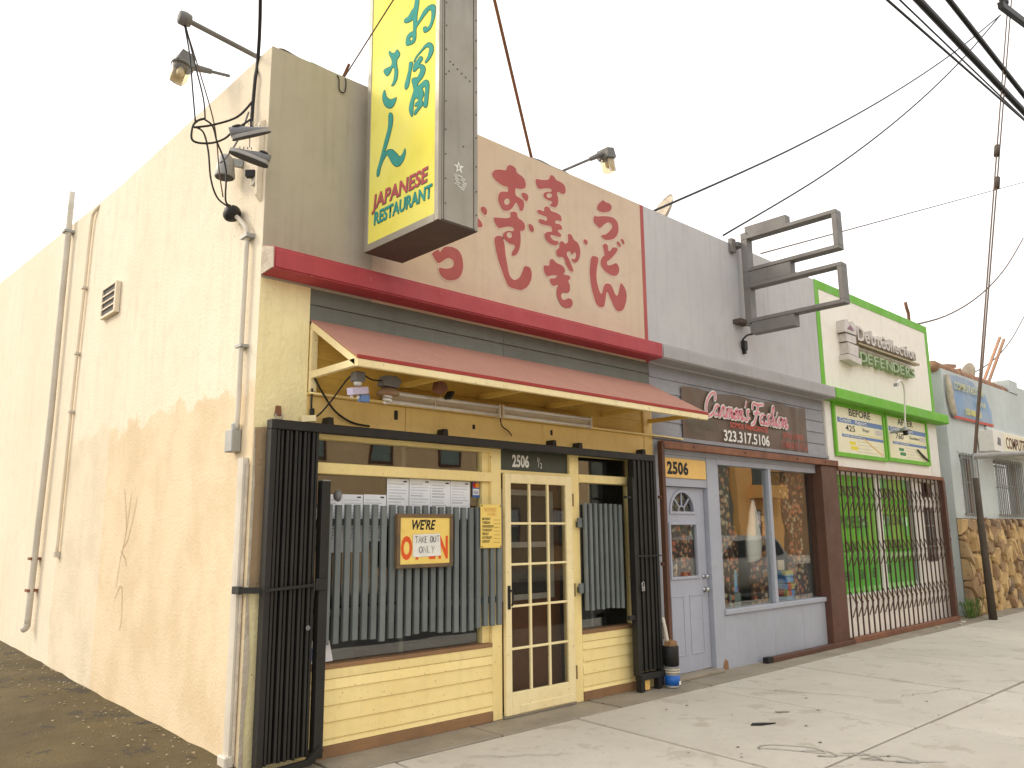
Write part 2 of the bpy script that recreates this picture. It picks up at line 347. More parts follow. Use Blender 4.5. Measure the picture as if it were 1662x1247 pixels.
def struct(name, src, material, parent=None):
    o = obj(name, src, material, parent); o['kind'] = 'structure'; return o

def BM(): return bmesh.new()
def bx(x0, x1, y0, y1, z0, z1, bm=None, bev=0.0):
    own = bm is None
    t = bmesh.new() if (own or bev) else bm
    v = [t.verts.new(p) for p in ((x0, y0, z0), (x1, y0, z0), (x1, y1, z0), (x0, y1, z0), (x0, y0, z1), (x1, y0, z1), (x1, y1, z1), (x0, y1, z1))]
    for f in ((0, 3, 2, 1), (4, 5, 6, 7), (0, 1, 5, 4), (1, 2, 6, 5), (2, 3, 7, 6), (3, 0, 4, 7)): t.faces.new([v[i] for i in f])
    if bev:
        bmesh.ops.bevel(t, geom=t.edges[:], offset=bev, segments=1, affect='EDGES', profile=.5)
        if not own:
            me = bpy.data.meshes.new('tmp'); t.to_mesh(me); t.free(); bm.from_mesh(me); bpy.data.meshes.remove(me); return bm
    return t
def prism(poly, axis, a, b, bm=None):
    """extrude a 2-D polygon along an axis: axis 'x' -> poly in (y,z), 'y' -> (x,z), 'z' -> (x,y)"""
    bm = bm or bmesh.new()
    def P(p, t): return {'x': (t, p[0], p[1]), 'y': (p[0], t, p[1]), 'z': (p[0], p[1], t)}[axis]
    lo = [bm.verts.new(P(p, a)) for p in poly]; hi = [bm.verts.new(P(p, b)) for p in poly]
    n = len(poly); fs = [bm.faces.new(lo[::-1]), bm.faces.new(hi)]
    for i in range(n): fs.append(bm.faces.new((lo[i], lo[(i + 1) % n], hi[(i + 1) % n], hi[i])))
    bmesh.ops.recalc_face_normals(bm, faces=fs)
    return bm
def bar(p, q, w, h=None, bm=None, up=(0, 0, 1)):
    """rectangular bar from p to q"""
    bm = bm or bmesh.new(); p, q = Vector(p), Vector(q); d = (q - p).normalized(); up = Vector(up)
    if abs(d.dot(up)) > .98: up = Vector((0, 1, 0))
    s = d.cross(up).normalized(); u = s.cross(d); h = h or w
    vs_ = []
    for c in (p, q):
        for a, b in ((-1, -1), (1, -1), (1, 1), (-1, 1)): vs_.append(bm.verts.new(c + s * a * w / 2 + u * b * h / 2))
    fs = [bm.faces.new([vs_[i] for i in f]) for f in ((0, 3, 2, 1), (4, 5, 6, 7), (0, 1, 5, 4), (1, 2, 6, 5), (2, 3, 7, 6), (3, 0, 4, 7))]
    bmesh.ops.recalc_face_normals(bm, faces=fs)
    return bm
def catmull(pts, seg=6, closed=False):
    pts = [Vector(p) for p in pts]; n = len(pts); out = []
    if n < 3 and not closed: return pts
    for i in range(n if closed else n - 1):
        if closed: a, b, c, d = pts[i - 1], pts[i], pts[(i + 1) % n], pts[(i + 2) % n]
        else: a, b, c, d = pts[max(i - 1, 0)], pts[i], pts[i + 1], pts[min(i + 2, n - 1)]
        for k in range(seg):
            t = k / seg
            out.append(.5 * ((2 * b) + (c - a) * t + (2 * a - 5 * b + 4 * c - d) * t * t + (3 * b - a - 3 * c + d) * t ** 3))
    if not closed: out.append(pts[-1])
    return out
def tube(pts, r, sides=8, bm=None, smooth_seg=6, radii=None, curve=True):
    bm = bm or bmesh.new(); P = catmull(pts, smooth_seg) if curve else [Vector(p) for p in pts]
    rings = []; prev = None
    for i, p in enumerate(P):
        d = (P[min(i + 1, len(P) - 1)] - P[max(i - 1, 0)]).normalized()
        if prev is None:
            u = d.orthogonal().normalized()
        else:
            u = (prev - d * prev.dot(d)); u = u.normalized() if u.length > 1e-6 else d.orthogonal().normalized()
        prev = u; w = d.cross(u); rr = radii(i / max(1, len(P) - 1)) if radii else r
        rings.append([bm.verts.new(p + (u * math.cos(2 * math.pi * k / sides) + w * math.sin(2 * math.pi * k / sides)) * rr) for k in range(sides)])
    for a, b in zip(rings, rings[1:]):
        for k in range(sides): bm.faces.new((a[k], a[(k + 1) % sides], b[(k + 1) % sides], b[k]))
    bm.faces.new(rings[0][::-1]); bm.faces.new(rings[-1])
    return bm
def lathe(prof, centre, axis='z', sides=20, bm=None):
    """prof: list of (radius, height) about an axis through centre"""
    bm = bm or bmesh.new(); c = Vector(centre); rings = []
    for r_, h in prof:
        ring = []
        for k in range(sides):
            a = 2 * math.pi * k / sides; x, y = r_ * math.cos(a), r_ * math.sin(a)
            o = {'z': (x, y, h), 'y': (x, h, y), 'x': (h, x, y)}[axis]
            ring.append(bm.verts.new(c + Vector(o)))
        rings.append(ring)
    fs = []
    for a, b in zip(rings, rings[1:]):
        for k in range(sides): fs.append(bm.faces.new((a[k], a[(k + 1) % sides], b[(k + 1) % sides], b[k])))
    fs.append(bm.faces.new(rings[0][::-1])); fs.append(bm.faces.new(rings[-1]))
    bmesh.ops.recalc_face_normals(bm, faces=fs)
    return bm
def quadsheet(corners, bm=None):
    bm = bm or bmesh.new(); bm.faces.new([bm.verts.new(c) for c in corners]); return bm

# flat lettering on a plane: origin o, unit vectors u (right) and v (up); nrm comes off the plane
def glyph_mesh(loops, to3, seg=4, smooth=True, offset=0.0):
    L3 = []
    for lp in loops:
        c = catmull([(p[0], p[1], 0) for p in lp], seg, True) if smooth else [Vector((p[0], p[1], 0)) for p in lp]
        L3.append(c)
    if offset:
        res = []
        for li, c in enumerate(L3):
            n = len(c); area = sum(c[i].x * c[(i + 1) % n].y - c[(i + 1) % n].x * c[i].y for i in range(n))
            sg = 1 if area > 0 else -1
            if li: sg = -sg
            o = []
            for i in range(n):
                t = (c[(i + 1) % n] - c[i - 1]); t = t.normalized() if t.length > 1e-9 else Vector((1, 0, 0))
                o.append(c[i] + Vector((t.y, -t.x, 0)) * sg * offset)
            res.append(o)
        L3 = res
    tris = geometry.tessellate_polygon(L3)
    flat_pts = [p for c in L3 for p in c]
    me = bpy.data.meshes.new('glyph')
    me.from_pydata([to3(p.x, p.y) for p in flat_pts], [], [tuple(t) for t in tris]); me.update()
    return me
def text_mesh(s, size, o, u, v, nrm, sx=1.0, shear=0.0, bold=0.0, align='LEFT', ext=0.0, off=0.0, spacing=1.0):
    cu = bpy.data.curves.new('t', 'FONT'); cu.body = s; cu.size = 1.0; cu.shear = shear; cu.offset = bold; cu.align_x = align
    cu.extrude = ext; cu.resolution_u = 3; cu.space_character = spacing
    to = bpy.data.objects.new('t', cu); COL.objects.link(to)
    dg = bpy.context.evaluated_depsgraph_get(); dg.update()
    me = bpy.data.meshes.new_from_object(to.evaluated_get(dg))
    bpy.data.objects.remove(to); bpy.data.curves.remove(cu)
    o, u, v, nrm = Vector(o), Vector(u).normalized(), Vector(v).normalized(), Vector(nrm).normalized()
    for q in me.vertices:
        p = q.co; q.co = o + u * (p.x * size * sx) + v * (p.y * size) + nrm * (p.z + off)
    me.materials.clear(); me.update()
    return me
def ribbon(strokes, w, to3, seg=5, smooth=True):
    """flat pen strokes; each stroke a polyline in plane units, lifted 0.2 mm above the one before"""
    bm = bmesh.new()
    for si, st in enumerate(strokes):
        P = catmull([(p[0], p[1], 0) for p in st], seg) if smooth and len(st) > 2 else [Vector((p[0], p[1], 0)) for p in st]
        Lv = []
        for i, p in enumerate(P):
            d = P[min(i + 1, len(P) - 1)] - P[max(i - 1, 0)]; d = d.normalized() if d.length > 1e-9 else Vector((1, 0, 0))
            nn = Vector((-d.y, d.x, 0)); e = d * w * .4 * ((i == len(P) - 1) - (i == 0))
            k = .55 if i in (0, len(P) - 1) else 1
            Lv.append((bm.verts.new(to3(*(p + e + nn * w / 2 * k).xy, si * .0002)), bm.verts.new(to3(*(p + e - nn * w / 2 * k).xy, si * .0002))))
        for a, b in zip(Lv, Lv[1:]):
            try: bm.faces.new((a[0], a[1], b[1], b[0]))
            except ValueError: pass
    return bm
FRONT = ((1, 0, 0), (0, 0, 1), (0, -1, 0))      # plane of the street fronts: right, up, outward normal

# ---- hand-painted characters, metres on their own wall or panel
WALL_GLYPHS = [
  [[(2.452, 5.043), (2.484, 5.074), (2.527, 5.081), (2.577, 5.065), (2.595, 5.028), (2.658, 5.011), (2.7, 4.981), (2.715, 4.923), (2.692, 4.885), (2.637, 4.862), (2.578, 4.851), (2.568, 4.816), (2.577, 4.784), (2.631, 4.775), (2.678, 4.755), (2.688, 4.712), (2.67, 4.652), (2.643, 4.635), (2.616, 4.644), (2.599, 4.678), (2.572, 4.7), (2.545, 4.658), (2.509, 4.617), (2.464, 4.588), (2.412, 4.576), (2.374, 4.597), (2.344, 4.635), (2.332, 4.679), (2.341, 4.729), (2.37, 4.764), (2.423, 4.783), (2.458, 4.79), (2.458, 4.829), (2.411, 4.824), (2.345, 4.836), (2.294, 4.856), (2.26, 4.893), (2.265, 4.929), (2.295, 4.961), (2.364, 4.99), (2.434, 5.005)], [(2.452, 4.709), (2.48, 4.708), (2.478, 4.68), (2.448, 4.654), (2.425, 4.658), (2.425, 4.683)]],
  [[(2.646, 4.83), (2.683, 4.847), (2.723, 4.844), (2.747, 4.82), (2.737, 4.775), (2.714, 4.755), (2.681, 4.766), (2.649, 4.794)]],
  [[(2.116, 4.531), (2.141, 4.55), (2.174, 4.55), (2.201, 4.522), (2.194, 4.48), (2.17, 4.464), (2.137, 4.478), (2.116, 4.502)]],
  [[(2.026, 4.402), (2.083, 4.42), (2.124, 4.396), (2.144, 4.362), (2.132, 4.336), (2.059, 4.316), (2.01, 4.346)]],
  [[(2.491, 4.582), (2.517, 4.603), (2.562, 4.615), (2.592, 4.599), (2.601, 4.564), (2.66, 4.546), (2.692, 4.513), (2.695, 4.473), (2.667, 4.438), (2.633, 4.427), (2.635, 4.376), (2.629, 4.292), (2.601, 4.211), (2.565, 4.167), (2.529, 4.148), (2.503, 4.161), (2.512, 4.197), (2.545, 4.245), (2.54, 4.264), (2.496, 4.26), (2.435, 4.278), (2.397, 4.302), (2.392, 4.334), (2.413, 4.366), (2.462, 4.396), (2.524, 4.408), (2.529, 4.436), (2.463, 4.428), (2.393, 4.399), (2.341, 4.383), (2.299, 4.409), (2.274, 4.456), (2.283, 4.482), (2.342, 4.494), (2.429, 4.514), (2.49, 4.541)], [(2.476, 4.375), (2.506, 4.37), (2.502, 4.339), (2.475, 4.326), (2.453, 4.336), (2.453, 4.356)]],
  [[(2.732, 4.524), (2.76, 4.542), (2.797, 4.534), (2.82, 4.499), (2.805, 4.463), (2.777, 4.456), (2.746, 4.475)]],
  [[(2.281, 4.259), (2.298, 4.293), (2.332, 4.312), (2.375, 4.316), (2.401, 4.289), (2.421, 4.241), (2.434, 4.138), (2.455, 4.051), (2.478, 3.964), (2.518, 3.926), (2.561, 3.931), (2.606, 3.965), (2.642, 4.026), (2.667, 4.079), (2.697, 4.095), (2.752, 4.091), (2.778, 4.043), (2.771, 3.974), (2.73, 3.898), (2.675, 3.853), (2.627, 3.83), (2.543, 3.826), (2.465, 3.836), (2.414, 3.897), (2.372, 3.98), (2.322, 4.086), (2.293, 4.184)]],
  [[(3.037, 5.1), (3.058, 5.142), (3.092, 5.157), (3.131, 5.143), (3.156, 5.122), (3.216, 5.121), (3.276, 5.099), (3.295, 5.053), (3.283, 5.009), (3.242, 4.986), (3.182, 4.991), (3.162, 4.97), (3.18, 4.917), (3.173, 4.864), (3.148, 4.821), (3.108, 4.805), (3.049, 4.808), (3.05, 4.829), (3.08, 4.859), (3.031, 4.857), (2.974, 4.865), (2.949, 4.893), (2.965, 4.927), (3.014, 4.955), (3.063, 4.97), (3.064, 4.992), (2.986, 4.973), (2.908, 4.943), (2.867, 4.954), (2.843, 4.997), (2.854, 5.043), (2.911, 5.056), (2.978, 5.071)], [(3.019, 4.925), (3.053, 4.941), (3.078, 4.934), (3.062, 4.909), (3.026, 4.893), (3.007, 4.903)]],
  [[(2.962, 4.769), (2.991, 4.791), (3.039, 4.791), (3.068, 4.763), (3.146, 4.763), (3.205, 4.75), (3.224, 4.712), (3.213, 4.683), (3.144, 4.673), (3.129, 4.646), (3.192, 4.653), (3.225, 4.626), (3.221, 4.596), (3.161, 4.573), (3.205, 4.549), (3.208, 4.518), (3.168, 4.504), (3.061, 4.495), (3.06, 4.476), (3.099, 4.458), (3.157, 4.465), (3.162, 4.431), (3.126, 4.401), (3.049, 4.396), (2.982, 4.421), (2.955, 4.463), (2.961, 4.493), (3.004, 4.525), (3.062, 4.543), (3.057, 4.584), (2.986, 4.58), (2.91, 4.574), (2.878, 4.598), (2.886, 4.628), (2.94, 4.638), (2.987, 4.637), (2.994, 4.671), (2.94, 4.671), (2.88, 4.675), (2.858, 4.694), (2.866, 4.716), (2.904, 4.731), (2.951, 4.73)]],
  [[(3.3, 4.566), (3.331, 4.588), (3.371, 4.579), (3.4, 4.54), (3.461, 4.519), (3.495, 4.462), (3.494, 4.389), (3.465, 4.324), (3.422, 4.288), (3.382, 4.283), (3.352, 4.305), (3.363, 4.329), (3.399, 4.33), (3.421, 4.371), (3.406, 4.397), (3.38, 4.369), (3.348, 4.366), (3.334, 4.387), (3.294, 4.37), (3.293, 4.341), (3.331, 4.293), (3.37, 4.23), (3.382, 4.19), (3.354, 4.174), (3.308, 4.188), (3.26, 4.241), (3.232, 4.298), (3.162, 4.289), (3.124, 4.315), (3.125, 4.358), (3.165, 4.396), (3.171, 4.44), (3.197, 4.475), (3.237, 4.478), (3.266, 4.464), (3.304, 4.502)]],
  [[(3.542, 4.569), (3.568, 4.588), (3.604, 4.584), (3.62, 4.554), (3.593, 4.522), (3.556, 4.532)]],
  [[(3.025, 4.222), (3.049, 4.249), (3.087, 4.25), (3.131, 4.226), (3.2, 4.22), (3.248, 4.196), (3.257, 4.155), (3.236, 4.129), (3.276, 4.131), (3.326, 4.128), (3.331, 4.093), (3.304, 4.071), (3.323, 4.028), (3.321, 3.971), (3.29, 3.937), (3.21, 3.921), (3.19, 3.882), (3.218, 3.857), (3.258, 3.874), (3.298, 3.893), (3.348, 3.882), (3.361, 3.845), (3.341, 3.802), (3.275, 3.773), (3.196, 3.779), (3.149, 3.818), (3.118, 3.881), (3.118, 3.943), (3.138, 3.989), (3.086, 3.965), (3.038, 3.982), (3.02, 4.02), (3.036, 4.044), (3.088, 4.058), (3.127, 4.085), (3.05, 4.068), (2.992, 4.046), (2.946, 4.08), (2.938, 4.133), (2.953, 4.161), (3.014, 4.175)]],
  [[(3.778, 4.998), (3.813, 5.057), (3.859, 5.095), (3.883, 5.117), (3.927, 5.105), (3.995, 5.106), (4.034, 5.078), (4.018, 5.027), (3.955, 4.986), (3.864, 4.961), (3.798, 4.966)]],
  [[(3.713, 4.844), (3.73, 4.891), (3.785, 4.901), (3.919, 4.941), (4.033, 4.958), (4.112, 4.936), (4.143, 4.874), (4.127, 4.785), (4.066, 4.715), (3.985, 4.675), (3.895, 4.657), (3.845, 4.675), (3.846, 4.705), (3.909, 4.729), (3.979, 4.785), (4.023, 4.843), (4.002, 4.872), (3.961, 4.868), (3.903, 4.834), (3.823, 4.767), (3.769, 4.783), (3.72, 4.808)]],
  [[(3.854, 4.579), (3.878, 4.612), (3.916, 4.624), (3.948, 4.602), (3.957, 4.551), (3.992, 4.574), (4.027, 4.61), (4.107, 4.618), (4.105, 4.579), (4.045, 4.511), (3.974, 4.449), (3.928, 4.413), (3.934, 4.387), (3.995, 4.404), (4.076, 4.442), (4.124, 4.407), (4.128, 4.355), (4.091, 4.301), (4.022, 4.274), (3.933, 4.282), (3.857, 4.31), (3.815, 4.353), (3.811, 4.404), (3.842, 4.456), (3.877, 4.494)]],
  [[(4.095, 4.684), (4.123, 4.702), (4.161, 4.682), (4.173, 4.646), (4.143, 4.634), (4.109, 4.649)]],
  [[(4.166, 4.733), (4.195, 4.751), (4.229, 4.733), (4.239, 4.696), (4.214, 4.678), (4.181, 4.702)]],
  [[(3.651, 4.381), (3.678, 4.425), (3.722, 4.439), (3.775, 4.433), (3.785, 4.398), (3.76, 4.318), (3.744, 4.211), (3.762, 4.119), (3.808, 4.041), (3.849, 4.13), (3.888, 4.171), (3.962, 4.18), (4.004, 4.147), (4.046, 4.081), (4.08, 4.08), (4.111, 4.154), (4.14, 4.228), (4.2, 4.203), (4.239, 4.142), (4.239, 4.059), (4.199, 3.961), (4.15, 3.909), (4.07, 3.889), (4.016, 3.926), (3.964, 3.998), (3.912, 4.069), (3.895, 4.036), (3.874, 3.958), (3.849, 3.898), (3.784, 3.88), (3.721, 3.907), (3.678, 3.993), (3.644, 4.102), (3.629, 4.244)]],
  [[(1.55, 3.948), (1.582, 3.98), (1.626, 4.007), (1.641, 3.988), (1.678, 4.034), (1.723, 4.057), (1.784, 4.066), (1.845, 4.056), (1.892, 4.011), (1.911, 3.94), (1.908, 3.876), (1.877, 3.807), (1.831, 3.767), (1.748, 3.74), (1.681, 3.747), (1.636, 3.785), (1.625, 3.832), (1.65, 3.846), (1.702, 3.849), (1.762, 3.869), (1.792, 3.9), (1.785, 3.935), (1.747, 3.945), (1.702, 3.922), (1.65, 3.88), (1.62, 3.871), (1.591, 3.891), (1.565, 3.921)]],
]
SIGN_GLYPHS = [
  [[(-0.782, 5.614), (-0.83, 5.589), (-0.823, 5.519), (-0.812, 5.472), (-0.807, 5.417), (-0.825, 5.413), (-0.856, 5.439), (-0.902, 5.467), (-0.956, 5.47), (-1.006, 5.454), (-1.036, 5.422), (-1.037, 5.366), (-1.018, 5.314), (-0.989, 5.273), (-0.951, 5.261), (-0.906, 5.271), (-0.887, 5.299), (-0.889, 5.323), (-0.92, 5.313), (-0.943, 5.296), (-0.973, 5.317), (-0.988, 5.361), (-0.987, 5.407), (-0.964, 5.429), (-0.918, 5.417), (-0.857, 5.391), (-0.811, 5.368), (-0.799, 5.348), (-0.8, 5.29), (-0.782, 5.252), (-0.734, 5.254), (-0.678, 5.274), (-0.665, 5.309), (-0.676, 5.351), (-0.716, 5.363), (-0.756, 5.359), (-0.759, 5.404), (-0.753, 5.455), (-0.729, 5.456), (-0.673, 5.469), (-0.639, 5.495), (-0.644, 5.516), (-0.688, 5.515), (-0.727, 5.542), (-0.767, 5.559)], [(-0.745, 5.317), (-0.755, 5.296), (-0.741, 5.282), (-0.722, 5.299), (-0.725, 5.316)]],
  [[(-0.773, 5.096), (-0.8, 5.124), (-0.862, 5.146), (-0.915, 5.167), (-0.961, 5.162), (-1.006, 5.123), (-1.019, 5.076), (-1.007, 5.047), (-0.971, 5.019), (-0.926, 5.01), (-0.915, 5.03), (-0.94, 5.048), (-0.962, 5.088), (-0.961, 5.119), (-0.931, 5.136), (-0.878, 5.129), (-0.824, 5.113), (-0.785, 5.088)]],
  [[(-0.714, 5.108), (-0.741, 5.105), (-0.762, 5.08), (-0.743, 5.027), (-0.728, 4.962), (-0.711, 4.913), (-0.676, 4.902), (-0.659, 4.941), (-0.684, 5.002), (-0.707, 5.054)]],
  [[(-0.763, 5.028), (-0.778, 5.073), (-0.817, 5.086), (-0.847, 5.1), (-0.878, 5.082), (-0.887, 5.058), (-0.864, 5.043), (-0.849, 5.035), (-0.895, 5.008), (-0.922, 4.966), (-0.912, 4.93), (-0.882, 4.903), (-0.836, 4.888), (-0.829, 4.866), (-0.867, 4.869), (-0.913, 4.874), (-0.955, 4.853), (-0.971, 4.804), (-0.963, 4.728), (-0.951, 4.654), (-0.924, 4.65), (-0.901, 4.675), (-0.912, 4.73), (-0.922, 4.796), (-0.911, 4.825), (-0.887, 4.816), (-0.902, 4.789), (-0.907, 4.757), (-0.885, 4.731), (-0.898, 4.686), (-0.856, 4.664), (-0.803, 4.641), (-0.787, 4.657), (-0.794, 4.679), (-0.833, 4.694), (-0.794, 4.715), (-0.801, 4.737), (-0.839, 4.741), (-0.816, 4.771), (-0.792, 4.771), (-0.778, 4.727), (-0.772, 4.649), (-0.748, 4.655), (-0.723, 4.709), (-0.727, 4.758), (-0.753, 4.808), (-0.775, 4.849), (-0.766, 4.894), (-0.749, 4.952), (-0.781, 4.954), (-0.82, 4.941), (-0.85, 4.968), (-0.857, 4.995), (-0.834, 5.011), (-0.787, 5.002)]],
  [[(-0.435, 5.334), (-0.452, 5.331), (-0.479, 5.302), (-0.521, 5.288), (-0.537, 5.301), (-0.563, 5.287), (-0.589, 5.245), (-0.581, 5.222), (-0.553, 5.209), (-0.555, 5.155), (-0.568, 5.107), (-0.561, 5.046), (-0.529, 5.013), (-0.505, 5.009), (-0.479, 5.022), (-0.503, 5.046), (-0.518, 5.097), (-0.517, 5.151), (-0.491, 5.168), (-0.467, 5.142), (-0.425, 5.129), (-0.389, 5.161), (-0.367, 5.203), (-0.405, 5.204), (-0.465, 5.196), (-0.481, 5.221), (-0.472, 5.257), (-0.445, 5.302)]],
  [[(-0.377, 5.022), (-0.394, 5.016), (-0.404, 4.989), (-0.422, 4.949), (-0.466, 4.909), (-0.508, 4.897), (-0.553, 4.888), (-0.547, 4.865), (-0.526, 4.837), (-0.485, 4.828), (-0.434, 4.851), (-0.39, 4.894), (-0.362, 4.953), (-0.361, 4.991)]],
  [[(-0.452, 4.789), (-0.492, 4.781), (-0.512, 4.74), (-0.506, 4.676), (-0.472, 4.59), (-0.431, 4.514), (-0.405, 4.491), (-0.454, 4.489), (-0.513, 4.468), (-0.574, 4.412), (-0.614, 4.374), (-0.652, 4.392), (-0.676, 4.418), (-0.685, 4.372), (-0.654, 4.319), (-0.59, 4.302), (-0.524, 4.341), (-0.469, 4.418), (-0.442, 4.449), (-0.407, 4.432), (-0.363, 4.382), (-0.339, 4.317), (-0.306, 4.32), (-0.304, 4.362), (-0.334, 4.425), (-0.36, 4.483), (-0.41, 4.597), (-0.447, 4.682)]],
]

# ================================================================== the ground
def grid(x0, x1, y0, y1, nx, ny, zf):
    bm = bmesh.new(); V = [[bm.verts.new((x0 + (x1 - x0) * i / nx, y0 + (y1 - y0) * j / ny, 0)) for i in range(nx + 1)] for j in range(ny + 1)]
    for r_ in V:
        for v in r_: v.co.z = zf(v.co.x, v.co.y)
    for j in range(ny):
        for i in range(nx): bm.faces.new((V[j][i], V[j][i + 1], V[j + 1][i + 1], V[j + 1][i]))
    return bm
struct('ground', bx(-300, 300, -300, 300, -1.2, -.6), 'asphalt')
struct('road', bx(-120, 160, -15.5, -4.72, -.4, -.15), 'asphalt')
sw = struct('sidewalk', bx(-14, 34, -4.5, .28, -.45, -.03), 'joint')
struct('kerb', bx(-14, 34, -4.71, -4.505, -.45, -.005, bev=.02), 'concrete')
struct('far_sidewalk', bx(-40, 90, -20, -15.51, -.4, .0), 'concrete')
def slab(x0, x1, y0, y1, top, m, skew=0.1):
    bm = bmesh.new(); g = .012; dz = random.uniform(-.004, .003)
    pts = [(x0 + g + skew * y0 * -1 * -1, y0 + g), (x1 - g + skew * y0, y0 + g), (x1 - g + skew * y1, y1 - g), (x0 + g + skew * y1, y1 - g)]
    prism(pts, 'z', -.028, top + dz, bm)
    up = [e for e in bm.edges if all(v.co.z > -.02 for v in e.verts)]
    bmesh.ops.bevel(bm, geom=up, offset=.006, segments=1, affect='EDGES')
    obj('paving_slab', bm, m, sw)
x = -13.9
xs = [2.87 + 1.87 * k for k in range(-8, 16)]
for a, b in zip(xs, xs[1:]):
    slab(a, b, -2.58, -.42, 0, 'concrete'); slab(a + .25, b + .25, -4.5, -2.58, -.004, 'concrete', .1)
xs2 = [0.55 + 1.45 * k for k in range(-9, 22)]
for a, b in zip(xs2, xs2[1:]):
    slab(a, b, -.42, .26, .002, 'concrete_d', .03)
# gum spots, litter and a chalky tag on the slabs
for i, (gx, gy) in enumerate([(random.uniform(.6, 9), random.uniform(-2.9, -.5)) for _ in range(46)]):
    bm = bmesh.new(); n = 9; r0 = random.choice((.005, .007, .009, .013))
    ring = [bm.verts.new((gx + r0 * random.uniform(.7, 1.3) * math.cos(2 * math.pi * k / n), gy + r0 * random.uniform(.7, 1.3) * math.sin(2 * math.pi * k / n), .0065)) for k in range(n)]
    bm.faces.new(ring); obj('gum_stain', bm, 'joint', sw)
def wander(x, y, dx, dy, n_):
    out = []
    for k in range(n_): out.append((x + dx * k / n_ + random.uniform(-.02, .02), y + dy * k / n_ + random.uniform(-.03, .03)))
    return out
for x, y, dx, dy in ((4.9, -.6, .5, -1.3), (1.4, -.7, .6, -.5), (7.6, -.5, .3, -1.6), (5.6, -2.0, .9, -.3)):
    obj('crack', ribbon([wander(x, y, dx, dy, 14)], .006, lambda a, b, d=0: (a, b, .0062), smooth=False), 'joint', sw)
def gz(x, y, d=0): return (x, y, .007 + d)
tagw = [[(3.02, -2.02), (3.12, -2.2), (3.22, -2.42), (3.30, -2.30), (3.2, -2.08), (3.08, -2.0), (3.0, -2.05)],
        [(3.16, -2.28), (3.28, -2.4), (3.2, -2.52), (3.12, -2.42), (3.3, -2.58), (3.42, -2.66)],
        [(3.3, -2.5), (3.4, -2.62), (3.34, -2.78), (3.26, -2.66), (3.4, -2.9), (3.5, -3.0)],
        [(3.34, -2.68), (3.5, -2.8), (3.44, -2.98), (3.36, -2.86), (3.58, -3.1)]]
obj('painted_scrawl', ribbon(tagw, .014, gz), mat('grey_spray_paint', (.33, .32, .29), .9, (.48, .44, .365), 7, 1), sw)

struct('alley', grid(-9, .02, -.001, 32, 60, 120, lambda x, y: .065 + .033 * y - .02 * min(1, max(0, -x)) + .012 * math.sin(x * 5 + y * 3) * math.sin(y * 4.1 - x * 2) + random.uniform(-.004, .004)), 'alley')
struct('alley_ramp', bx(-9, -.002, -.42, -.002, -.02, .045), 'alley')
# loose grit and leaf scraps gathered along the foot of the side wall
bm = bmesh.new()
for i in range(480):
    y = random.uniform(.05, 9); x = -abs(random.gauss(0, .35)) - .02
    if x < -1.6: continue
    z = .065 + .033 * y - .02 * min(1, -x) + .004; s = random.uniform(.004, .016); a = random.uniform(0, 6.3)
    t = [(x + s * math.cos(a), y + s * math.sin(a), z + random.uniform(0, .006)), (x + s * math.cos(a + 2), y + s * math.sin(a + 2), z), (x + s * math.cos(a + 4), y + s * math.sin(a + 4), z + random.uniform(0, .01))]
    v = [bm.verts.new(p) for p in t] + [bm.verts.new((x, y, z + s * .7))]
    for f in ((0, 1, 3), (1, 2, 3), (2, 0, 3)): bm.faces.new([v[k] for k in f])
g_ = obj('gravel', bm, mat('pale_grit', (.40, .33, .2), .9, (.22, .17, .1), 20, 1)); g_['kind'] = 'stuff'
g_['label'] = 'loose grit and leaf scraps along the foot of the side wall'; g_['category'] = 'gravel'

# ================================================================== restaurant
rb = thing('restaurant_building', 'cream stucco corner restaurant with red cornice and yellow wooden shopfront', 'building')
bm = prism([(.0, -.3), (14, -.3), (14, 5.68), (9.1, 5.50), (5.5, 5.34), (3.5, 5.25), (0, 5.25)], 'x', 0, .2)
obj('side_wall', bm, 'side_wall', rb)
obj('back_wall', bx(.2, 4.6, 13.8, 14, -.3, 5.4), 'cream', rb)
obj('roof', bx(.2, 4.598, .21, 13.79, 4.7, 4.85), 'rooftop', rb)
# parapet: plain part left of the lightbox, painted menu panel right of it
obj('parapet', bx(.002, .95, -.006, .2, 3.40, 5.252), 'grey_tan', rb, label='plain grey-tan end of the parapet')
obj('parapet_sign_panel', bx(.95, 4.54, -.008, .2, 3.40, 5.25), 'tan_front', rb, label='tan parapet panel painted with red characters')
obj('parapet_border', bx(4.54, 4.60, -.010, .2, 3.40, 5.248), 'kana', rb, label='red border stripe at the end of the panel')
for k, lp in enumerate(WALL_GLYPHS):
    obj('character_outline', glyph_mesh(lp, lambda a, b: (a, -.0105, b), offset=.007), 'kana_edge', rb)
    obj('painted_character', glyph_mesh(lp, lambda a, b: (a, -.0125, b), offset=-.006), 'kana', rb)
# scratches
def sy(a, b, d=0): return (-.0045 - d, a, b)
obj('scratch', ribbon([[(2.55, 1.98), (2.45, 1.72), (2.42, 1.6)], [(2.36, 1.95), (2.42, 1.62), (2.5, 1.4)], [(2.2, 1.9), (2.35, 1.55), (2.5, 1.42), (2.58, 1.1)], [(2.52, 1.42), (2.4, 1.36), (2.36, 1.3)],
     [(2.6, 1.0), (2.46, 1.12), (2.4, 1.02), (2.38, .82), (2.42, .74)]], .008, sy), mat('scratched_plaster', (.36, .27, .165), .95, (.6, .47, .3), 18, 1), rb)

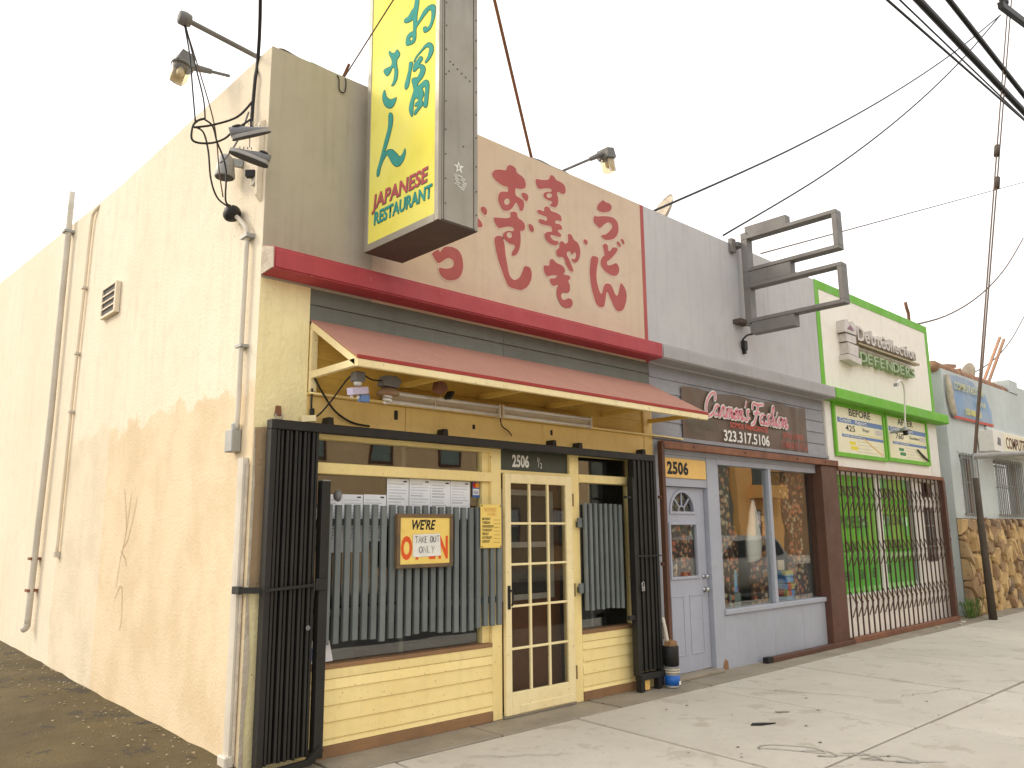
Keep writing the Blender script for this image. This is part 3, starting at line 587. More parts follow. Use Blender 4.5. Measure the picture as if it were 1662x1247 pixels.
# pilaster beside the shopfront
bm = bx(.003, .405, -.004, .2, 0, 3.402)
obj('pilaster', bm, 'pil', rb)
bm = bmesh.new(); P = [(.006, 1.22), (.06, 1.17), (.12, 1.2), (.402, 1.18), (.402, 2.30), (.25, 2.31), (.08, 2.31), (.006, 2.30)]
prism(P, 'y', -.008, .0, bm); obj('bare_patch', bm, 'pil_bare', rb)
bm = prism([(.004, -.02), (.035, -.02), (.03, .3), (.05, .7), (.02, 1.16), (.026, 1.9), (.01, 2.3), (.004, 2.3)], 'y', -.012, 0); obj('plaster_edge', bm, 'plaster', rb)
# cornice
def cornice(x0, x1, m, root, y0=-.2):
    bm = prism([(y0, 3.425), (y0, 3.575), (y0 + .012, 3.588), (-.012, 3.64), (-.012, 3.418)], 'x', x0, x1)
    bmesh.ops.bevel(bm, geom=[e for e in bm.edges if abs(e.verts[0].co.y - y0) < .001 and abs(e.verts[1].co.y - y0) < .001], offset=.012, segments=2, affect='EDGES')
    return obj('cornice', bm, m, root)
cornice(.003, 4.603, 'red', rb)
obj('cornice_end', prism([(-.195, 3.43), (-.19, 3.582), (-.03, 3.632), (-.008, 3.60), (-.006, 3.42)], 'x', -.006, .0025), 'plaster', rb, label='bare plaster end of the red cornice')
# upper siding, grey-green above the awning, yellow below it
def plank(x0, x1, z0, z1, m, root, y=.0, lap=.014, name='siding_board'):
    return obj(name, prism([(y - lap, z0 + .003), (y - lap + .004, z0), (y + .03, z0), (y + .03, z1), (y - .002, z1)], 'x', x0, x1), m, root)
for z0, z1 in ((3.275, 3.416), (3.13, 3.273)):
    for x0, x1 in ((.407, 2.40), (2.404, 4.6)): plank(x0, x1, z0, z1, 'siding_green', rb, .01)
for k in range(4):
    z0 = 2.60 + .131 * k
    for x0, x1 in ((.407, 2.2), (2.203, 4.45)): plank(x0, x1, z0, z0 + .1295, 'bounce_ochre', rb, .012, .008)
obj('corner_board', bx(4.452, 4.598, -.012, .05, 2.36, 3.128), 'bounce_yellow', rb)
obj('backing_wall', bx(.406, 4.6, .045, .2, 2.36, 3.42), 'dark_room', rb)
for x0, x1 in ((.407, 1.30), (1.305, 2.9), (2.904, 4.45)):
    obj('fascia_board', bx(x0, x1, -.006, .044, 2.36, 2.572, bev=.003), 'bounce_yellow', rb)
obj('ledge_strip', bx(.407, 4.6, -.035, .04, 2.574, 2.598, bev=.004), 'bounce_yellow', rb)
for fx, fz, w, h in ((1.19, 2.46, .035, .075), (3.0, 2.47, .03, .05), (2.02, 2.45, .03, .04)):
    obj('dark_hole', bx(fx, fx + w, -.0085, .0, fz, fz + h), 'ink', rb)
# posts, rails and sills of the shopfront
for x0, x1 in ((.408, .512), (2.244, 2.362), (3.268, 3.395), (4.262, 4.40)):
    obj('post', bx(x0, x1, -.002, .12, .0, 2.357, bev=.004), 'yellow', rb)
obj('end_panel', bx(4.402, 4.598, .0, .12, .0, 2.357), 'yellow', rb)
for x0, x1, z0, z1 in ((.513, 2.243, 2.0, 2.083), (3.396, 4.261, 2.035, 2.115)):
    obj('transom_bar', bx(x0, x1, -.006, .12, z0, z1, bev=.004), 'yellow', rb)
obj('head_rail', bx(.513, 2.243, .01, .12, 2.262, 2.355), 'yellow', rb); obj('head_rail', bx(3.396, 4.261, .01, .12, 2.30, 2.355), 'yellow', rb)
for x0, x1 in ((.513, 2.243), (3.396, 4.261)):
    obj('sill', bx(x0, x1, -.012, .12, .602, .632, bev=.003), 'kick', rb)
obj('jamb_strip', bx(2.165, 2.243, .035, .1, .634, 1.998), 'yellow', rb); obj('jamb_strip', bx(2.165, 2.243, .035, .1, 2.085, 2.26), 'yellow', rb)
obj('jamb_strip', bx(4.205, 4.261, .035, .1, .634, 2.033), 'yellow', rb)
def window(x0, x1, z0, z1, y, root, m='glass'):
    return obj('window_pane', bx(x0, x1, y, y + .006, z0, z1), m, root)
window(.513, 2.165, .634, 1.999, .07, rb); window(.513, 2.165, 2.084, 2.261, .07, rb)
window(3.396, 4.205, .634, 2.034, .07, rb); window(3.396, 4.261, 2.116, 2.299, .07, rb)
obj('sash_bar', bx(1.335, 1.375, .078, .11, .634, 2.261), 'dark_green', rb); obj('sash_bar', bx(3.62, 3.65, .078, .11, .634, 2.03), 'dark_green', rb)
# clapboards below the windows, brown boards at the foot
zz = [.125, .237, .35, .458, .53]
for x0, x1 in ((.513, 2.243), (3.396, 4.261)):
    plank(x0, x1, .082, .124, 'yellow', rb, .006)
    for a, b in zip(zz, zz[1:]): plank(x0, x1, a, b - .0015, 'yellow', rb, .006)
    obj('apron_board', bx(x0, x1, -.004, .06, .5315, .6005, bev=.003), 'yellow', rb)
    obj('kick_board', bx(x0, x1, -.018, .05, .0, .0805, bev=.004), 'kick', rb)
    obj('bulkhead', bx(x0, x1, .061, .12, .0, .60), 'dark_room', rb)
# number panel over the door
obj('number_panel', bx(2.363, 3.267, .03, .06, 2.112, 2.33), 'dark_green', rb)
obj('door_head', bx(2.363, 3.267, .0, .12, 2.085, 2.111), 'yellow', rb)
obj('head_rail', bx(2.363, 3.267, .012, .12, 2.331, 2.355), 'yellow', rb)
obj('number_lettering', text_mesh('2506', .15, (2.525, .029, 2.152), *FRONT, sx=.72, bold=.035, ext=0, off=.003), 'sticker', rb)
obj('number_lettering', text_mesh('1', .07, (2.845, .029, 2.205), *FRONT, sx=.7, bold=.01, off=.003), 'sticker', rb)
obj('number_lettering', text_mesh('/', .12, (2.858, .029, 2.16), *FRONT, sx=.7, bold=.0, off=.0035), 'sticker', rb)
obj('number_lettering', text_mesh('2', .07, (2.888, .029, 2.152), *FRONT, sx=.7, bold=.01, off=.003), 'sticker', rb)
# glazed door
dz0, dz1, dx0, dx1 = .022, 2.082, 2.375, 3.252
bm = BM()
for a in ((dx0, 2.445, dz0, dz1), (3.165, dx1, dz0, dz1)): bx(a[0], a[1], -.04, .0, a[2], a[3], bm, bev=.004)
bx(2.4455, 3.1645, -.04, .0, dz0, .205, bm, bev=.004); bx(2.4455, 3.1645, -.04, .0, 1.995, dz1, bm, bev=.004)
door = obj('door', bm, 'door_yellow', rb, label='cream glazed door of fifteen panes')
cx = [2.445, 2.685, 2.925, 3.165]; cz = [.205 + (1.995 - .205) * k / 5 for k in range(6)]
for xx in cx[1:3]: obj('muntin', bx(xx - .011, xx + .011, -.036, -.008, .206, 1.994, bev=.003), 'door_yellow', door)
for z in cz[1:5]: obj('muntin', bx(2.446, 3.164, -.0345, -.010, z - .010, z + .010, bev=.003), 'door_yellow', door)
for i in range(3):
    for k in range(5): obj('pane', bx(cx[i] + .001, cx[i + 1] - .001, -.022, -.018, cz[k] + .001, cz[k + 1] - .001), 'glass_door', door)
obj('kick_plate', bx(2.54, 3.22, -.0455, -.0402, .03, .095, bev=.002), 'door_yellow', door)
bm = BM(); bx(2.392, 2.424, -.05, -.0402, .90, 1.10, bm, bev=.003); tube([(2.408, -.05, 1.06), (2.408, -.085, 1.05), (2.41, -.09, .98), (2.412, -.075, .93)], .009, 8, bm)
obj('door_handle', bm, 'ink', door)
for z in (.28, 1.02, 1.86): obj('hinge', tube([(3.259, -.044, z - .06), (3.259, -.044, z + .06)], .008, 8), 'brass', door)
obj('threshold', bx(2.363, 3.267, -.03, .12, .004, .02), 'concrete_d', rb)
# brown inner door seen through the panes
inner = obj('inner_door', bx(2.36, 3.27, .16, .2, .02, 2.1), 'wood_door', rb, label='brown wooden inner door behind the panes')
bm = BM()
for a in ((2.46, 2.52, .95, 1.95), (3.11, 3.17, .95, 1.95), (2.52, 3.11, .95, 1.0), (2.52, 3.11, 1.9, 1.95), (2.52, 3.11, 1.42, 1.47)): bx(a[0], a[1], .14, .1595, a[2], a[3], bm)
obj('window_frame', bm, 'grey_steel', inner)
obj('window_pane', bx(2.521, 3.109, .15, .158, 1.001, 1.899), 'ink', inner)
# dim dining room behind the glass
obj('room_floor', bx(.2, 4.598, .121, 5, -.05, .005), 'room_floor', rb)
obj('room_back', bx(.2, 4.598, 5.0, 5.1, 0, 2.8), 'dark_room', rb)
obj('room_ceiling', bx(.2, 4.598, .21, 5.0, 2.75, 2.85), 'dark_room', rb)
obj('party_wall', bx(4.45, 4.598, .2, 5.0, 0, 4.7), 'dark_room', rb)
for k in range(3):
    t = .9 + k * .1
    obj('counter', bx(.7 + .0 * k, 1.9, 1.6 + .5 * k, 1.7 + .5 * k, .0, .8), 'dark_room', rb)

# ------------------------------------------------------------------ awning
aw = thing('awning', 'faded red sloping awning with cream edge boards over the restaurant front', 'awning', (2.5, 0, 2.7))
ax0, ax1, ay, az0, az1 = .412, 4.70, -.66, 2.762, 3.145
def slope(y, off=0): return az1 + (az0 - az1) * (y / ay) + off
bm = prism([(-.003, az1 + .012), (ay, az0 + .012), (ay, az0), (-.003, az1)], 'x', ax0, ax1); obj('canopy', bm, 'awning', aw)
for v in aw.children[0].data.vertices:
    if v.co.x > 1.5 and v.co.y > -.1: v.co.x = 4.60 - 2.5
obj('soffit', prism([(-.004, az1 - .002), (ay + .01, az0 - .002), (ay + .01, az0 - .008), (-.004, az1 - .008)], 'x', ax0 + .01, 4.59), 'bounce_ochre', aw)
obj('drip_edge', bx(ax0, ax1, ay - .012, ay - .002, az0 - .012, az0 + .014), 'awning_edge', aw)
obj('edge_board', bx(ax0 + .004, ax1 - .004, ay - .008, ay + .03, az0 - .066, az0 - .013, bev=.003), 'cream_trim', aw)
bm = bar((ax0 + .02, -.01, az1 - .03), (ax0 + .02, ay + .02, az0 - .03), .036, .05); obj('rafter', bm, 'cream_trim', aw)
obj('strut', bar((ax0 + .02, -.01, 2.725), (ax0 + .02, ay + .03, 2.728), .036, .05), 'cream_trim', aw)
obj('wall_post', bx(ax0, ax0 + .05, -.04, -.008, 2.60, 3.08), 'cream_trim', aw)
for xx in (1.25, 2.1, 2.95, 3.75, 4.55):
    obj('rafter', bar((xx, -.01, az1 - .035), (xx, ay + .03, az0 - .035), .036, .05), 'bounce_ochre', aw)
    obj('strut', bar((xx, -.01, 2.738), (xx, ay + .03, 2.738), .036, .042), 'bounce_ochre', aw)
for y in (-.2, -.42): obj('purlin', bar((ax0 + .05, y, slope(y) - .026), (4.58, y, slope(y) - .026), .04, .03), 'bounce_ochre', aw)

# ------------------------------------------------------------------ things under the awning
for i, (x0, x1) in enumerate(((1.06, 2.27), (2.28, 3.50))):
    t = thing('tube_light', ('bare twin fluorescent tube light, left one under the awning', 'bare twin fluorescent tube light, right one under the awning')[i], 'light', ((x0 + x1) / 2, -.05, 2.6), 'tube lights under the awning')
    obj('housing', bx(x0, x1, -.075, -.02, 2.59, 2.655, bev=.006), 'fixture', t)
    pass
    for z in (2.658, 2.585):
        obj('tube', tube([(x0 + .03, -.097, z), (x1 - .03, -.097, z)], .0165, 10), 'tube', t, True)
    for xx in (x0 + .006, x1 - .026): obj('socket', bx(xx, xx + .02, -.115, -.05, 2.563, 2.68, bev=.003), 'fixture', t)
    obj('mount', bx((x0 + x1) / 2 - .04, (x0 + x1) / 2 + .04, -.019, -.009, 2.602, 2.64), 'fixture', t)
t = thing('lamp_holder', 'lamp holder with a purple plastic card hanging under the awning corner', 'lamp', (.56, -.45, 2.5))
obj('box', bx(.52, .60, -.49, -.41, 2.63, 2.70, bev=.006), 'lamp_grey', t)
obj('socket', lathe([(.026, 2.60), (.03, 2.615), (.03, 2.628), (.02, 2.63)], (.56, -.45, 0), 'z', 14), 'tube', t, True)
obj('card', bar((.465, -.50, 2.543), (.635, -.44, 2.578), .05, .05), 'lavw', t); obj('clip', bx(.58, .65, -.47, -.42, 2.49, 2.54), 'blue_print', t)
for xx in (.50, .55): obj('stud', lathe([(.004, 2.50), (.012, 2.507), (.012, 2.52), (.005, 2.53)], (xx, -.47, 0), 'z', 10), 'tube', t)
t = thing('bulb_lamp', 'spiral bulb in a rusty reflector under the awning', 'lamp', (.84, -.42, 2.5))
obj('junction', prism([(.77, 2.63), (.90, 2.62), (.93, 2.68), (.88, 2.71), (.79, 2.705)], 'y', -.47, -.38), 'lamp_grey', t)
obj('reflector', lathe([(.085, 2.565), (.09, 2.578), (.06, 2.61), (.03, 2.625)], (.84, -.42, 0), 'z', 18), mat('rusty_reflector', (.22, .12, .06), .6, (.3, .2, .12), 9, 1), t, True)
obj('bulb', tube([(.84 + .028 * math.cos(a), -.42 + .028 * math.sin(a), 2.575 - a * .0042) for a in [k * .55 for k in range(30)]], .0095, 8, curve=False), 'tube', t, True)
t = thing('socket_box', 'open wire junction box on an awning rafter', 'junction box', (1.33, -.42, 2.6))
obj('box', prism([(1.28, 2.66), (1.35, 2.63), (1.39, 2.67), (1.37, 2.72), (1.30, 2.73)], 'y', -.45, -.38), 'rust', t)
obj('cover', bar((1.40, -.43, 2.60), (1.45, -.41, 2.66), .06, .02), 'ink', t)
def cable(name, pts, r, label, m='cable', group=None, sides=6, seg=6):
    return tag(obj(name, tube(pts, r, sides, smooth_seg=seg), m, None, True), label, 'cable', group)
cable('cable', [(.44, -.05, 2.70), (.50, -.06, 2.60), (.62, -.05, 2.47), (.78, -.03, 2.40), (.95, -.02, 2.385)], .008, 'black cable drooping from the awning post across the yellow board')
cable('cable', [(.56, -.46, 2.70), (.53, -.36, 2.66), (.50, -.2, 2.52), (.47, -.09, 2.43), (.43, -.05, 2.395)], .007, 'black flex looping from the purple lamp card to the power strip')
cable('cable', [(.60, -.45, 2.69), (.68, -.45, 2.66), (.77, -.44, 2.665)], .006, 'short black flex between the two lamp holders under the awning')
cable('cable', [(.425, -.045, 2.62), (.42, -.05, 2.50), (.425, -.05, 2.41)], .008, 'black cable running down the awning post to the power strip')
cable('cable', [(1.40, -.35, 2.62), (1.44, -.14, 2.62), (1.50, -.13, 2.66), (1.52, -.125, 2.60), (1.55, -.06, 2.56)], .004, 'thin yellow wire hanging over the left tube light', 'fixture')
cable('cable', [(2.30, -.06, 2.58), (2.33, -.05, 2.50), (2.42, -.04, 2.46), (2.46, -.04, 2.42)], .006, 'short black flex below the joint of the tube lights')
cable('conduit', [(.40, -.05, 2.585), (1.6, -.047, 2.588), (3.2, -.047, 2.585), (4.60, -.047, 2.583), (5.1, -.06, 2.575)], .009, 'thin yellow conduit running along the ledge below the tube lights', 'yellow')
t = thing('power_strip', 'small cream power strip on the pilaster above the black gate', 'power strip', (.40, -.04, 2.36))
obj('case', bar((.345, -.04, 2.385), (.445, -.075, 2.395), .05, .045), 'cream_trim', t); obj('plug', bx(.415, .44, -.07, -.03, 2.41, 2.47, bev=.005), 'ink', t)
t = thing('wall_bracket', 'rusty bolt plate with hook on the yellow pilaster', 'bracket', (.17, -.02, 2.36))
obj('plate', prism([(.15, 2.40), (.205, 2.40), (.195, 2.47), (.16, 2.47)], 'y', -.018, -.004), 'rust', t); obj('hook', tube([(.155, -.02, 2.41), (.16, -.03, 2.375), (.2, -.03, 2.375), (.205, -.02, 2.41)], .005, 6), 'grey_steel', t)

# ------------------------------------------------------------------ folding security gate
sg = thing('security_gate', 'black folding security gate pushed open around the restaurant front', 'gate', (2.2, -.1, 0))
rail = obj('top_rail', bx(.066, 4.452, -.15, -.07, 2.285, 2.352, bev=.004), 'black', sg)
for xx in (.53, 1.62, 2.93, 3.3, 4.3):
    obj('rail_bracket', prism([(xx, 2.353), (xx + .055, 2.353), (xx + .05, 2.41), (xx + .012, 2.412)], 'y', -.10, -.009), 'black', sg)
obj('outer_post', bx(.066, .11, -.145, -.07, .03, 2.284, bev=.003), 'black', sg)
for k in range(10):
    x0 = .118 + k * .0345
    obj('gate_bar', bx(x0, x0 + .021, -.14 + .012 * (k % 2), -.075 + .012 * (k % 2), .07 + .004 * (k % 3), 2.284, bev=.003), 'black', sg)
    if k < 9: obj('lattice_link', bar((x0 + .021, -.1, .35), (x0 + .0355, -.1, .42), .008), 'black', sg)
obj('gate_web', bx(.112, .46, -.068, -.064, .06, 2.28), 'black', sg)
obj('lock_post', bx(.475, .545, -.155, -.085, .05, 1.935, bev=.004), 'black', sg, label='stout black lock post of the folded gate')
obj('post_cap', bx(.478, .542, -.152, -.088, 1.936, 1.944), 'grey_steel', sg)
obj('lock_knob', lathe([(.012, -.0), (.035, .006), (.045, .03), (.02, .045)], (.60, -.12, 1.835), 'x', 14), 'lamp_grey', sg, True)
obj('cross_bar', bar((.07, -.158, 1.19), (.50, -.158, 1.21), .012, .02), 'black', sg)
obj('hasp', bx(.44, .53, -.172, -.156, 1.17, 1.25, bev=.003), 'black', sg)
obj('ring_pull', lathe([(.014, -.003), (.018, 0), (.014, .003)], (.40, -.152, .92), 'y', 12), 'lamp_grey', sg)
obj('bottom_shoe', bar((.10, -.16, .025), (.44, -.16, .045), .03, .04), 'black', sg); obj('shoe_arm', bar((.43, -.16, .045), (.53, -.15, .12), .03, .05), 'black', sg)
tb = obj('wall_tie', bar((-.06, -.03, 1.19), (.11, -.09, 1.185), .035, .04), 'black', sg)
obj('tie_plate', bx(-.072, -.04, -.05, .05, 1.165, 1.215), 'black', sg)
for k in range(9):
    x0 = 4.09 + k * .036
    obj('gate_bar', bx(x0, x0 + .022, -.14 + .012 * (k % 2), -.075 + .012 * (k % 2), .19, 2.284, bev=.003), 'black', sg)
obj('gate_web', bx(4.09, 4.41, -.068, -.064, .18, 2.28), 'black', sg)
obj('lock_post', bx(4.03, 4.075, -.165, -.09, .16, 2.1, bev=.004), 'black', sg); obj('outer_post', bx(4.41, 4.452, -.15, -.07, .03, 2.284, bev=.003), 'black', sg)
obj('bottom_shoe', bx(4.06, 4.45, -.17, -.09, .115, .175, bev=.004), 'black', sg); obj('foot', bx(4.06, 4.12, -.16, -.1, .006, .115), 'black', sg); obj('foot', bx(4.34, 4.4, -.16, -.1, .006, .115), 'black', sg)
obj('slide_bolt', bx(3.93, 4.05, -.15, -.12, .695, .74, bev=.004), 'black', sg); obj('slide_bolt', bx(3.93, 4.05, -.15, -.12, 1.885, 1.91, bev=.004), 'black', sg)
obj('cross_bar', bar((4.05, -.166, 1.31), (4.46, -.166, 1.31), .01, .014), 'black', sg)
obj('floor_tag', bx(4.15, 4.23, -.135, -.13, .015, .115), 'lit_panel', sg)
t = thing('padlock', 'small silver padlock hanging on the right folded gate', 'padlock', (4.13, -.17, .98))
obj('body', bx(4.105, 4.15, -.185, -.165, .965, 1.01, bev=.004), 'chrome', t); obj('shackle', tube([(4.113, -.175, 1.01), (4.113, -.175, 1.045), (4.128, -.175, 1.056), (4.142, -.175, 1.045), (4.142, -.175, 1.01)], .005, 8), 'chrome', t)

# ------------------------------------------------------------------ slatted window guards
g1 = thing('window_guard', 'wide grey-green guard of upright slats in front of the restaurant window', 'window guard', (1.43, -.06, .8))
n = 22
for k in range(n):
    x0 = .575 + k * (2.262 - .575) / (n - 1); dz = random.uniform(-.014, .01); a = .79 + .012 * math.sin(k * .7)
    obj('slat', bx(x0 - .003, x0 + .044, -.066, -.034, a - .01 + dz * .8, 1.775 + dz * .5, bev=.003), 'slat', g1)
for z in (.97, 1.62): obj('guard_rail', bx(.53, 2.30, -.0335, -.003, z, z + .05), 'dark_green', g1)
g2 = thing('window_guard', 'narrow grey-green slatted guard beside the right folded gate', 'window guard', (3.7, -.06, .8))
n = 8
for k in range(n):
    x0 = 3.40 + k * .076; dz = random.uniform(-.008, .008)
    obj('slat', bx(x0, x0 + .04, -.062, -.034, .815 + dz, 1.83 + dz * .5, bev=.003), 'slat', g2)
for z in (.99, 1.60): obj('guard_rail', bx(3.335, 3.99, -.0335, -.003, z, z + .05), 'dark_green', g2)
for z in (.985, 1.60): obj('hinge_plate', bx(3.32, 3.375, -.05, -.034, z, z + .09), 'slat', g2)

# ------------------------------------------------------------------ signs on the guard
t = thing('open_sign', 'framed yellow WE ARE OPEN sign with a TAKE OUT ONLY paper over it', 'sign', (1.44, -.1, 1.29))
x0, x1, z0, z1 = 1.165, 1.72, 1.29, 1.71
bm = BM(); bx(x0, x1, -.115, -.078, z0, z0 + .03, bm, bev=.004); bx(x0, x1, -.115, -.078, z1 - .03, z1, bm, bev=.004); bx(x0, x0 + .03, -.114, -.078, z0 + .03, z1 - .03, bm); bx(x1 - .03, x1, -.114, -.078, z0 + .03, z1 - .03, bm)
obj('frame', bm, 'wood_frame', t); obj('face', bx(x0 + .03, x1 - .03, -.105, -.08, z0 + .03, z1 - .03), 'sign_card', t)
def rt(a, b, d=0): return (a, -.1065 - d, b)
obj('lettering', text_mesh("WE'RE", .105, (1.297, -.1065, 1.588), *FRONT, sx=.78, shear=.28, bold=.03), 'ink', t)
for s, xx in (('O', 1.205), ('P', 1.345), ('E', 1.475), ('N', 1.572)):
    obj('lettering', text_mesh(s, .235, (xx, -.1062, 1.365), *FRONT, sx=.56, bold=.055), 'sign_card', t)
    obj('lettering', text_mesh(s, .235, (xx, -.1070, 1.365), *FRONT, sx=.56, bold=.045), 'orange', t)
obj('paper', quadsheet([(1.318, -.109, 1.373), (1.597, -.112, 1.380), (1.585, -.1095, 1.555), (1.318, -.1095, 1.548)]), 'sticker', t, label='white paper with TAKE OUT ONLY in marker')
CAP = {'T': [[(0, 1), (.7, 1)], [(.35, 1), (.33, 0)]], 'A': [[(0, 0), (.35, 1), (.7, 0)], [(.12, .35), (.58, .35)]], 'K': [[(0, 1), (.02, 0)], [(.6, 1), (.03, .45), (.62, 0)]],
       'E': [[(.55, 1), (0, 1), (0, 0), (.55, 0)], [(0, .5), (.45, .52)]], 'O': [[(.35, 1), (.05, .75), (.03, .25), (.35, 0), (.65, .25), (.66, .75), (.33, 1.02)]], 'U': [[(0, 1), (.05, .2), (.35, 0), (.6, .2), (.62, 1)]],
       'N': [[(0, 0), (.02, 1), (.58, .02), (.6, 1)]], 'L': [[(.05, 1), (0, 0), (.55, .03)]], 'Y': [[(0, 1), (.32, .5), (.65, 1)], [(.32, .5), (.25, -.1)]]}
def hand(s, x, z, h, k, w):
    st = []
    for ch in s:
        if ch != ' ':
            for l in CAP[ch]: st.append([(x + p[0] * h * k, z + p[1] * h + random.uniform(-.002, .002)) for p in l])
        x += (.86 if ch != ' ' else .5) * h * k
    return st
st = hand('TAKE OUT', 1.338, 1.484, .048, .78, .004) + hand('ONLY', 1.375, 1.405, .05, .95, .004)
st = [[(p[0], p[1] + (p[0] - 1.34) * .02) for p in l] for l in st]
obj('handwriting', ribbon(st, .0055, lambda a, b, d=0: (a, -.1135 - d, b), smooth=False), 'ink', t)
t = thing('hours_sign', 'yellow opening hours plate listing the days beside the glazed door', 'sign', (2.165, -.085, 1.43))
obj('plate', bx(2.045, 2.285, -.086, -.078, 1.428, 1.797, bev=.003), 'sign_card', t)
obj('lettering', text_mesh('BUSINESS', .045, (2.085, -.0865, 1.738), *FRONT, sx=.75, bold=.01, off=.001), flat('faded_orange_print', (.80, .42, .12)), t)
obj('lettering', text_mesh('HOURS', .035, (2.12, -.0865, 1.702), *FRONT, sx=.8, bold=.01, off=.001), M['faded_orange_print'] if 'faded_orange_print' in M else bpy.data.materials['faded_orange_print'], t)
for k, d in enumerate(('MONDAY', 'TUESDAY', 'WEDNESDAY', 'THURSDAY', 'FRIDAY', 'SATURDAY', 'SUNDAY')):
    obj('lettering', text_mesh(d, .030, (2.06, -.0865, 1.664 - k * .0315), *FRONT, sx=.72, shear=.15, bold=.02, off=.001), 'ink', t)
    obj('printed_rule', bx(2.195, 2.265, -.0875, -.0865, 1.664 - k * .0315, 1.666 - k * .0315), 'ink', t)
for xx, z in ((2.057, 1.785), (2.272, 1.785), (2.057, 1.44), (2.272, 1.44)): obj('screw', lathe([(.006, -.089), (.006, -.0862)], (xx, 0, z), 'y', 8), 'ink', t)
# notices taped inside the glass
pp = [(.585, .775, 1.42, 1.853), (.777, .962, 1.42, 1.856), (.968, 1.178, 1.50, 1.860), (1.184, 1.398, 1.62, 1.992), (1.404, 1.620, 1.63, 1.997), (1.622, 1.835, 1.63, 1.993), (1.838, 2.052, 1.64, 1.995)]
nl = ['first white notice from the black gate in the restaurant window', 'second white notice from the black gate in the restaurant window', 'third white notice from the black gate, last of the low row',
      'first notice of the upper row in the restaurant window', 'second notice of the upper row in the restaurant window', 'third notice of the upper row in the restaurant window', 'last notice of the upper row, next to the card stickers']
for (a, b, c, d), lb in zip(pp, nl):
    t = thing('paper_notice', lb, 'notice', ((a + b) / 2, .065, c), 'notices in the restaurant window')
    obj('sheet', bx(a, b, .0655, .0675, c, d), 'paper', t)
    for k in range(13):
        z = d - .045 - k * .024
        if z < c + .02: break
        w = (b - a) * random.uniform(.55, .86)
        obj('printed_line', bx(a + .015, a + .015 + w, .0648, .0655, z, z + random.choice((.004, .006, .010))), 'print_grey', t)
    obj('logo', bx(b - .055, b - .02, .0648, .0655, d - .025, d - .014), 'ink', t)
t = thing('card_sticker', 'small red, yellow and blue bank card stickers in the window corner', 'sticker', (2.13, .06, 1.86))
obj('backing', bx(2.08, 2.160, .0625, .0645, 1.862, 2.0), 'blue_print', t)
for s, xx, m in ((0, 2.105, flat('card_red', (.60, .03, .02))), (1, 2.135, flat('card_orange', (.80, .36, .04)))):
    obj('disc', lathe([(.024, .0600 - s * .0004), (.024, .0622)], (xx, 0, 1.968), 'y', 20), m, t)
obj('card_panel', bx(2.083, 2.157, .0615, .0624, 1.868, 1.935), 'sticker', t)
obj('lettering', text_mesh('VISA', .038, (2.086, .0612, 1.893), *FRONT, sx=.75, shear=.2, bold=.015, off=.0005), 'blue_deep', t)
obj('stripe', bx(2.083, 2.157, .0608, .0614, 1.868, 1.882), 'blue_deep', t)
t = thing('window_leaflet', 'blue and white leaflet in the lower corner of the restaurant window', 'leaflet', (.62, .06, .64))
obj('sheet', prism([(.55, .638), (.735, .645), (.70, .79), (.55, .80)], 'y', .064, .067), 'paper', t); obj('picture', prism([(.55, .66), (.655, .664), (.65, .745), (.55, .748)], 'y', .062, .0638), 'blue_print', t)
# ================================================================== yellow lightbox sign
vs_ = thing('vertical_sign', 'tall yellow lightbox sign with teal Japanese lettering projecting over the sidewalk', 'sign', (.958, -.62, 3.73))
sx0, sx1, sy0, sy1, sz0, sz1 = .772, 1.144, -1.095, -.15, 3.728, 6.95
obj('cabinet', bx(sx0 + .014, sx1 - .014, sy0 + .004, sy1 - .004, sz0 + .01, sz1 - .004), 'sign_frame', vs_)
obj('underside', bx(sx0 + .003, sx1 - .003, sy0 + .003, sy1 - .003, sz0 - .001, sz0 + .0098), 'sign_under', vs_)
for sx, s in ((sx0, 1), (sx1, -1)):
    a, b = sorted((sx + s * .006, sx + s * .0135))
    face = obj('face_panel', bx(a, b, sy0 + .05, sy1 - .05, sz0 + .055, sz1 - .05), 'sign_yellow', vs_)
    a, b = sorted((sx, sx + s * .03)); bm = BM()
    bx(a, b, sy0, sy0 + .05, sz0, sz1, bm, bev=.004); bx(a, b, sy1 - .05, sy1, sz0, sz1, bm, bev=.004)
    bx(a, b, sy0 + .05, sy1 - .05, sz0, sz0 + .055, bm); bx(a, b, sy0 + .05, sy1 - .05, sz1 - .05, sz1, bm)
    obj('retainer_frame', bm, 'sign_frame', vs_)
obj('end_panel', bx(sx0 + .03, sx1 - .03, sy0 - .002, sy0 + .0035, sz0 + .012, sz1 - .01), 'sign_frame', vs_, label='grey riveted street end of the sign')
for xx in (sx0 + .045, sx1 - .045):
    obj('seam', bx(xx - .003, xx + .003, sy0 - .0045, sy0 - .002, sz0 + .012, sz1 - .02), 'sign_under', vs_)
for k in range(16):
    for xx in (sx0 + .062, sx1 - .02):
        obj('rivet', lathe([(.005, -.004), (.005, .0)], (xx, sy0 - .002, sz0 + .12 + .2 * k + random.uniform(-.02, .02)), 'y', 8), 'sign_under', vs_)
for xx, z in ((.87, 4.98), (.9, 4.97), (.94, 4.95), (.98, 4.93), (1.02, 4.915), (1.06, 4.9), (.86, 4.9), (1.0, 4.35)):
    obj('bolt_hole', lathe([(.005, -.004), (.005, .0)], (xx, sy0 - .002, z), 'y', 8), 'ink', vs_)
yl = sx0 + .006
for lp in SIGN_GLYPHS:
    obj('character', glyph_mesh([[(-p[0], p[1]) for p in l] for l in lp], lambda a, b: (yl - .0015, -a, b), offset=.003), 'teal_dark', vs_)
    obj('character', glyph_mesh([[(-p[0], p[1]) for p in l] for l in lp], lambda a, b: (yl - .003, -a, b), offset=-.002), 'teal', vs_)
